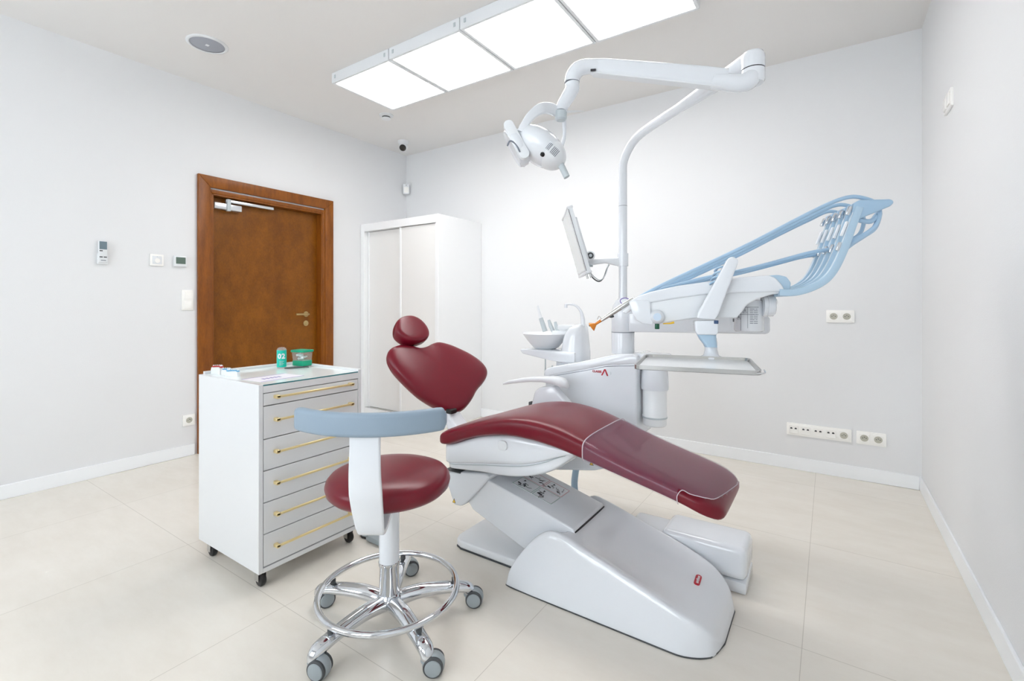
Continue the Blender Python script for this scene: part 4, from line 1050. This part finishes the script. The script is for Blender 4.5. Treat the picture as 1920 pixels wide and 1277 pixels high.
# hand instruments resting in the console nose, tips towards the head end
labs = ['grey curing light with an orange tip shield, nearest instrument of the console nose', 'slim white instrument with purple ring behind the orange-tipped curing light', 'third slim handpiece counted from the orange-tipped curing light', 'fourth slim handpiece counted from the orange-tipped curing light', 'farthest slim handpiece in the console nose']
build('holder_plate', MB().prism([(-.30, 1.110), (-.255, 1.150), (-.245, 1.142), (-.285, 1.102)], Fc(), .015, .255, .003, 2), white2, parent=ic)
for i, w in enumerate([.035, .085, .135, .185, .235]):
    t = thing('dental_handpiece', labs[i], 'dental instrument', C3(-.30, w, 1.13), 0, 'instruments in the console nose')
    dl = Vector((-.155, 0, -.106)) if i == 0 else Vector((-.10, 0, -.058))
    s0 = (-.258, 1.160); ln = 1.0 if i == 0 else .75
    g_ = lambda f: C3(s0[0] + dl.x * f, w, s0[1] + dl.z * f)
    build('grip', MB().tube([g_(0), g_(.25), g_(.55), g_(.8)], [.0085, .0105, .009, .006], 16, sub=3), steel if i == 0 else white2, parent=t)
    if i == 0:
        build('switch_pod', MB().ellipsoid(g_(.55) - Vector((0, 0, .010)), (e1, e2, ZV), (.012, .006, .006), 12, 8), dgrey, parent=t)
        build('light_guide', MB().tube([g_(.78), g_(.92), g_(1.0)], [.006, .005, .004], 12, sub=3), orange, parent=t)
        build('orange_shield', MB().revolve(g_(.93), (g_(1) - g_(.8)), [(.004, 0), (.017, .018), (.019, .022), (.016, .022), (.003, .004)], 24), orange, parent=t)
        build('tip', MB().tube([g_(1.0), g_(1.03) + Vector((-.012, 0, .004))], [.005, .004], 10), dgrey, parent=t)
        build('finger_hook', MB().tube([g_(.80) + Vector((0, 0, .004)), g_(.83) + Vector((0, 0, .018)), g_(.86) + Vector((0, 0, .022)), g_(.9) + Vector((0, 0, .014))], .0016, 8, sub=3), steel, parent=t)
    else:
        build('tip', MB().tube([g_(.78), g_(.95), g_(1.05) + Vector((0, 0, -.008))], [.0045, .002, .001], 10, sub=3), steel, parent=t)
    if i == 1:
        rg_ = MB()
        c_ = g_(.35)
        rg_.tube([c_ + e1 * .018 * cos(a) + Vector((0, 0, .012 + .012 * sin(a))) - e2 * .01 for a in [2 * pi * j / 20 for j in range(18)]], .0016, 8)
        build('purple_ring', rg_, purple, parent=t)

# instrument tray hanging from a post
ZT = .94
it = thing('instrument_tray', 'flat stainless steel instrument tray hanging under the console', 'tray', (-.35, 1.855, ZT))
TP = [Vector((-.500, 1.412, ZT)), Vector((-.154, 1.488, ZT)), Vector((-.169 - .02, 1.861 - .0, ZT)), Vector((-.530, 1.790, ZT))]
tu = (TP[1] - TP[0]).normalized(); tv = Vector((-tu.y, tu.x, 0)); LW, LD = .354, .352
tray = MB(); rf = (TP[0], tu, tv, ZV)
def poly_r(ins): 
    return [(ins + p[0] * 1.0, ins + p[1]) for p in [(x + (LW - 2 * ins) / 2, y + (LD - 2 * ins) / 2) for x, y in rrect(LW - 2 * ins, LD - 2 * ins, .03 - ins * .5, 5)]]
def ring3(ins, z): return [TP[0] + tu * a + tv * b + Vector((0, 0, z)) for a, b in poly_r(ins)]
tray.loft([ring3(0, .0), ring3(0, .012), ring3(.004, .012), ring3(.008, .002), ring3(.03, .0015), ring3(.03, -.001), ring3(0, -.001)], cap=False)
tb = build('tray_rim', tray, steel, parent=it, angle=35)
pan = MB(); r1, r2 = ring3(.009, .0025), ring3(.009, -.0015)
pan.loft([r2, r1]); build('tray_surface', pan, mat('polished_tray', (.84, .86, .87), .2, metal=.15), parent=it)
pc = Vector((-.358, 1.835, 0))
pt = build('hanging_post', MB().revolve(pc + Vector((0, 0, .9415)), ZV, [(0, 0), (.04, 0), (.038, .006), (.026, .012), (.0215, .03), (.0215, .055), (.019, .075), (0, .08)], 36), white, parent=it, angle=50)
hb = [(-.044, 1.080), (.034, 1.083), (.034, 1.04), (.028, 1.03), (-.036, 1.03), (-.042, 1.04)]
hub = build('post_hub', MB().prism(hb, (OC, e1, ZV, e2), -.050, .028, .007, 3), white, parent=it)
nk = MB(); rr = []
for (z, l0, l1) in ((1.034, -.036, .030), (1.01, -.024, .030), (.995, -.012, .032), (.985, -.008, .034)):
    rr.append([C3((l0 + l1) / 2 + a, -.010 + b, z) for a, b in rrect(l1 - l0, .05, .012, 4)])
build('blue_neck', MB().loft(rr), blueh2, parent=it)
build('blue_lock', MB().box(-.007, .007, -.004, .004, -.006, .006, .001, 1, M=Matrix.Translation(C3(.026, -.052, 1.076))), mat('dark_blue_plastic', (.01, .05, .14), .4), parent=it)
build('corner_wire', MB().tube([TP[1] + Vector((0, .03, .012)), TP[1] + Vector((.004, .01, .006)), TP[1] + Vector((-.012, .002, .004)), TP[1] + Vector((-.03, 0, .006))], .0022, 8, sub=4), chrome, parent=it)

# ------------------------------------------------------------------ monitor on the pole
mo = thing('monitor', 'slim white monitor seen edge-on, clamped to the lamp pole', 'monitor', (-1.04, 2.13, 1.28))
mt_ = Vector((-1.083, 2.113, 1.62)); mb_ = Vector((-1.003, 2.160, 1.30)); mu = (mt_ - mb_); ml = mu.length; mu.normalize()
fw = Vector((-sin(radians(33.9)), cos(radians(33.9)), 0))
rt_ = Vector((cos(radians(33.9)), sin(radians(33.9)), 0))
scr_w = (fw * 1.0 + rt_ * .025).normalized(); scr_w = (scr_w - mu * scr_w.dot(mu)).normalized()
mn = mu.cross(scr_w).normalized(); 
if mn.dot(rt_) > 0: mn = -mn          # screen faces the head end
fo = (mb_, scr_w, mu, mn)
case = build('screen_case', MB().prism([(0, 0), (.34, 0), (.34, ml), (0, ml)], fo, -.022, .002, .003, 2), white2, parent=mo)
build('screen', MB().prism([(.012, .012), (.328, .012), (.328, ml - .012), (.012, ml - .012)], fo, .002, .0035), mat('screen_reflection_grey', (.55, .57, .56), .15, coat=.6), parent=case)  # pale grey puts the screen's edge-on reflection into its base colour
build('edge_line', MB().prism([(-.0008, .006), (.002, .006), (.002, ml - .006), (-.0008, ml - .006)], fo, -.0015, .0005), gap_m, parent=case)
build('end_cap', MB().prism([(-.002, ml - .004), (.342, ml - .004), (.342, ml + .01), (-.002, ml + .01)], fo, -.026, .004, .003, 2).prism([(-.002, -.01), (.342, -.01), (.342, .004), (-.002, .004)], fo, -.026, .004, .003, 2), white2, parent=mo)
build('back_cover', MB().prism([(.02, .05), (.32, .05), (.32, ml - .05), (.02, ml - .05)], fo, -.034, -.020, .005, 2), white2, parent=mo)
hgc = mb_ + mu * .075 + scr_w * .11 - mn * .045
ca_ = Vector((PXX, PYY, 1.375))
build('tilt_hinge', MB().cyl(hgc - scr_w * .08, hgc + scr_w * .03, .024, n=24, bev=.002).tube([hgc, hgc + mn * .025], .014, 12), white2, parent=mo)
build('hinge_cap', MB().cyl(hgc - scr_w * .086, hgc - scr_w * .080, .016, n=24), dgrey, parent=mo)
build('hinge_screw', MB().cyl(hgc - scr_w * .088, hgc - scr_w * .0855, .008, n=16), lgrey, parent=mo)
dr_ = (ca_ - hgc); dr_.z = 0; drn = dr_.normalized(); sdv = Vector((-drn.y, drn.x, 0)); L_ = dr_.length
am = [(0.0, 1.345), (.0, 1.372), (L_ - .03, 1.378), (L_ - .01, 1.40), (L_, 1.40), (L_, 1.335), (L_ - .03, 1.337), (L_ * .5, 1.352), (.02, 1.343)]
build('monitor_arm', MB().prism(am, (Vector((hgc.x, hgc.y, 0)), drn, ZV, sdv), -.016, .016, .005, 2), white2, parent=mo)
build('arm_end', MB().cyl(hgc + Vector((0, 0, -.05)) + drn * .012, hgc + Vector((0, 0, .0)) + drn * .012, .012, n=16), lgrey, parent=mo)
build('pole_clamp', MB().revolve((PXX, PYY, 1.335), ZV, [(.022, 0), (.0275, 0), (.0275, .066), (.022, .066)], 32), white, parent=mo)
w0 = mb_ + scr_w * .05 - mn * .018
cbm = MB().tube([w0 + Vector((0, 0, -.005)), w0 + Vector((.02, .012, -.035)), w0 + Vector((.045, .025, -.05)), w0 + Vector((.066, .035, -.03)), w0 + Vector((.08, .04, .01)), w0 + Vector((.09, .045, .035))], .0032, 8, sub=6)
build('cable', cbm, dgrey, parent=mo)
build('cable', MB().tube([w0 + Vector((.006, 0, -.003)), w0 + Vector((.028, .012, -.030)), w0 + Vector((.05, .025, -.043)), w0 + Vector((.072, .035, -.022)), w0 + Vector((.09, .04, .036))], .0025, 8, sub=6), lgrey, parent=mo)
build('plug', MB().cyl(mb_ + scr_w * .03 - mu * .008, mb_ + scr_w * .03 - mu * .034, .005, n=10).cyl(mb_ + scr_w * .03 - mn * .018 - mu * .008, mb_ + scr_w * .03 - mn * .018 - mu * .034, .005, n=10), steel, parent=mo)

# ------------------------------------------------------------------ suction handpieces at the spittoon
sl = [('tall white suction tube with grey grip, leftmost beside the spittoon', (-1.455, 1.13), (-1.432, 1.055), (-1.402, .978), True), ('grey suction handpiece in the middle of the spittoon rack', (-1.378, 1.045), (-1.365, 1.01), (-1.343, .972), False), ('grey suction handpiece nearest the white filler tower', (-1.335, 1.035), (-1.325, 1.0), (-1.308, .968), False)]
for lab, a, b, c_, tall in sl:
    t = thing('suction_handpiece', lab, 'suction handpiece', (c_[0], 2.44, c_[1]), 0, 'suction handpieces at the spittoon')
    if tall:
        build('tube', MB().tube([(a[0], 2.44, a[1]), (b[0], 2.44, b[1])], [.006, .010], 14), white2, parent=t)
        build('grip', MB().tube([(b[0], 2.44, b[1]), (c_[0], 2.44, c_[1])], [.013, .015], 16), lgrey, parent=t)
    else:
        build('grip', MB().tube([(a[0], 2.44, a[1]), (b[0], 2.44, b[1]), (c_[0], 2.44, c_[1])], [.008, .012, .012], 16), lgrey, parent=t)
        build('collar', MB().cyl((c_[0], 2.44, c_[1]), (c_[0] + .004, 2.44, c_[1] - .014), .014, n=16), white2, parent=t)

# ------------------------------------------------------------------ operating lamp
ol = thing('operating_lamp', 'white operating lamp on a spring arm above the dental chair', 'operating lamp', (-.232, 1.93, 1.99))
kn_ = MB().revolve((-.232, 1.93, 1.948), ZV, [(0, 0), (.036, 0), (.040, .008), (.040, .048), (0, .048)], 36)
build('elbow', kn_, white, parent=ol)
build('elbow_curve', MB().tube([(-.235, 1.925, 1.975), (-.247, 1.912, 1.955), (-.275, 1.895, 1.947), (-.32, 1.872, 1.955), (-.36, 1.855, 1.962)], [(.034, .036), (.034, .038), (.032, .034), (.030, .030), (.028, .028)], 24, sub=5), white, parent=ol, angle=70)
A_, B_ = Vector((-.315, 1.877, 1.965)), Vector((-.752, 1.664, 2.045))
ad = (B_ - A_).normalized(); asd = Vector((-ad.y, ad.x, 0)).normalized(); aup = asd.cross(ad); aup = aup if aup.z > 0 else -aup
rings = []
for f_, w_, h_ in ((0, .024, .034), (.15, .026, .035), (.9, .025, .030), (1, .022, .026)):
    c_ = A_ + (B_ - A_) * f_
    rings.append([c_ + asd * a + aup * b for a, b in rrect(2 * w_, 2 * h_, .014, 5)])
sa = build('spring_arm', MB().loft(rings), white, parent=ol, angle=50)
rings = []
for f_ in (.02, .98):
    c_ = A_ + (B_ - A_) * f_ - aup * (.034 if f_ < .5 else .027)
    rings.append([c_ + asd * a + aup * b for a, b in rrect(.040, .008, .003, 2)])
build('arm_underside', MB().loft(rings), white2, parent=sa)
for P_ in (Vector((-.34, 1.845, 1.945)), Vector((-.735, 1.645, 2.02))):
    build('screw_cover', MB().box(-.012, .008, -.003, .003, -.004, .004, .001, 1, M=Matrix.Translation(P_) @ Matrix.Rotation(radians(26), 4, 'Z')), gap_m, parent=sa)
build('front_elbow', MB().tube([(-.73, 1.675, 2.043), (-.765, 1.655, 2.046), (-.795, 1.637, 2.036), (-.812, 1.627, 2.010), (-.815, 1.624, 1.985)], [(.026, .024), (.028, .026), (.029, .029), (.029, .029), (.028, .028)], 24, sub=5), white, parent=ol, angle=70)
build('joint_line', MB().revolve((-.815, 1.624, 1.984), ZV, [(0, 0), (.0285, 0), (.0285, .002), (0, .002)], 28), inkg, parent=ol)
build('drop_tube', MB().tube([(-.815, 1.624, 1.983), (-.814, 1.623, 1.96), (-.826, 1.608, 1.925), (-.838, 1.590, 1.89), (-.840, 1.583, 1.866)], [.027, .027, .026, .023, .022], 24, sub=5), white, parent=ol, angle=70)
build('fork_hub', MB().revolve((-.841, 1.582, 1.832), ZV, [(0, 0), (.016, 0), (.022, .006), (.0235, .034), (0, .036)], 28), lgrey, parent=ol)
build('hub_fin', MB().tube([(-.835, 1.585, 1.864), (-.79, 1.60, 1.862), (-.76, 1.615, 1.861)], [(.002, .012), (.0015, .009), (.001, .003)], 8), white2, parent=ol)
def band(pts, wds, thk, m_, nm):
    P = smooth_path(pts, 6); rings = []
    for i, p in enumerate(P):
        tt = (P[min(i + 1, len(P) - 1)] - P[max(i - 1, 0)]).normalized()
        f_ = i / (len(P) - 1) * (len(wds) - 1); k = min(int(f_), len(wds) - 2); w_ = wds[k] + (wds[k + 1] - wds[k]) * (f_ - k)
        inplane = LUP - tt * LUP.dot(tt)
        nn = tt.cross(LF).normalized(); dd = nn.cross(tt).normalized()
        rings.append([p + nn * a + dd * b for a, b in rrect(w_, thk, thk * .4, 3)])
    return build(nm, MB().loft(rings), m_, parent=ol, angle=60)
R_ = Vector((cos(radians(33.9)), sin(radians(33.9)), 0)); F_ = Vector((-sin(radians(33.9)), cos(radians(33.9)), 0)); LUP = Vector((0, 0, 1)); LF = F_
HC_ = Vector((-.889, 1.499, 1.716))
Lp = lambda r, u, f_=0: HC_ + R_ * r + LUP * u + F_ * f_
fork = band([Lp(.070, .150, .04), Lp(.045, .152, .02), Lp(.010, .140, -.01), Lp(-.025, .110, -.03), Lp(-.052, .070, -.045), Lp(-.066, .040, -.05)], [.040, .046, .042, .034, .028, .028], .012, white, 'fork_arm')
band([Lp(.100, .125, .06), Lp(.104, .085, .08), Lp(.098, .045, .085), Lp(.078, .002, .08)], [.016, .014, .014, .016], .020, white, 'fork_arm')
ax0 = (R_ * .80 - LUP * .58 + F_ * -.10).normalized(); ax2 = (F_ - ax0 * F_.dot(ax0)).normalized(); ax1 = ax0.cross(ax2).normalized()
bowl = build('lamp_head', MB().ellipsoid(HC_ + R_ * .006 + LUP * .002, (ax0, ax1, ax2), (.104, .062, .088), 36, 22), white, parent=ol, angle=80)
bz = Lp(.052, -.028, -.030)
build('rear_cover', MB().ellipsoid(Lp(.036, -.022, -.006), (ax0, ax1, ax2), (.070, .054, .078), 36, 20), white2, parent=bowl, angle=80)
# vents and black dot on the rear cover facing the room
rc0 = Lp(.036, -.022, -.006)
def on_cover(a, b, lift=.0): # point and normal on the camera side of the rear cover
    k = math.sqrt(max(.01, 1 - (a / .070) ** 2 - (b / .054) ** 2)); sg = -1 if ax2.dot(F_) > 0 else 1
    P = rc0 + ax0 * a + ax1 * b + ax2 * (sg * .078 * k); N = (ax0 * (a / .070 ** 2) + ax1 * (b / .054 ** 2) + ax2 * (sg * k / .078)).normalized()
    return P + N * lift, N
sgn1 = 1 if ax1.z > 0 else -1
for (a_, b_) in ((.000, -.002), (.030, -.004)):
    vt = MB()
    for k in range(5):
        pts_ = [on_cover(a_ - .010 + k * .005 + dj * .1, sgn1 * b_ + dj, .0006)[0] for dj in (-.013, -.004, .004, .013)]
        build('vent', MB().tube(pts_, .0012, 5, sub=2), inkg, parent=bowl)
P_, N_ = on_cover(-.002, -sgn1 * .034)
build('sensor', MB().revolve(P_ - N_ * .002, N_, [(0, .006), (.0075, .005), (.0095, .003), (.0095, 0), (0, 0)], 20), lens_m, parent=bowl)
# lozenge-shaped reflector frame seen edge on
fd = (R_ * .48 - LUP * .88).normalized(); fn = (-R_ * .85 - LUP * .45).normalized(); fz = F_
fcn = Lp(-.082, .012, -.045)
build('bezel_arm', MB().prism([(a, b) for a, b in rrect(.150, .036, .017, 6)], (fcn, fd, fd.cross(F_).normalized(), F_), -.014, .014, .006, 3), white2, parent=ol)
build('reflector_ring', MB().revolve(Lp(-.060, .016, .01), fn, [(.0, .0), (.062, 0), (.074, .012), (.076, .030), (.070, .042), (.060, .040), (.02, .020), (0, .02)], 44), white, parent=ol, angle=50)
build('front_glass', MB().revolve(Lp(-.060, .016, .01) + fn * .036, fn, [(0, 0), (.060, 0), (.060, .002), (0, .002)], 40), glass, parent=ol)
hl = MB().tube([Lp(-.115, -.012, -.055), Lp(-.105, .004, -.06), Lp(-.085, -.008, -.062), Lp(-.070, -.035, -.06)], .003, 8, sub=5)
build('grip_slot', hl, inkg, parent=ol)
build('grip_handle', MB().tube([Lp(.072, -.052, -.02), Lp(.100, -.118, -.035)], [(.012, .010), (.012, .009)], 16), lgrey, parent=ol)
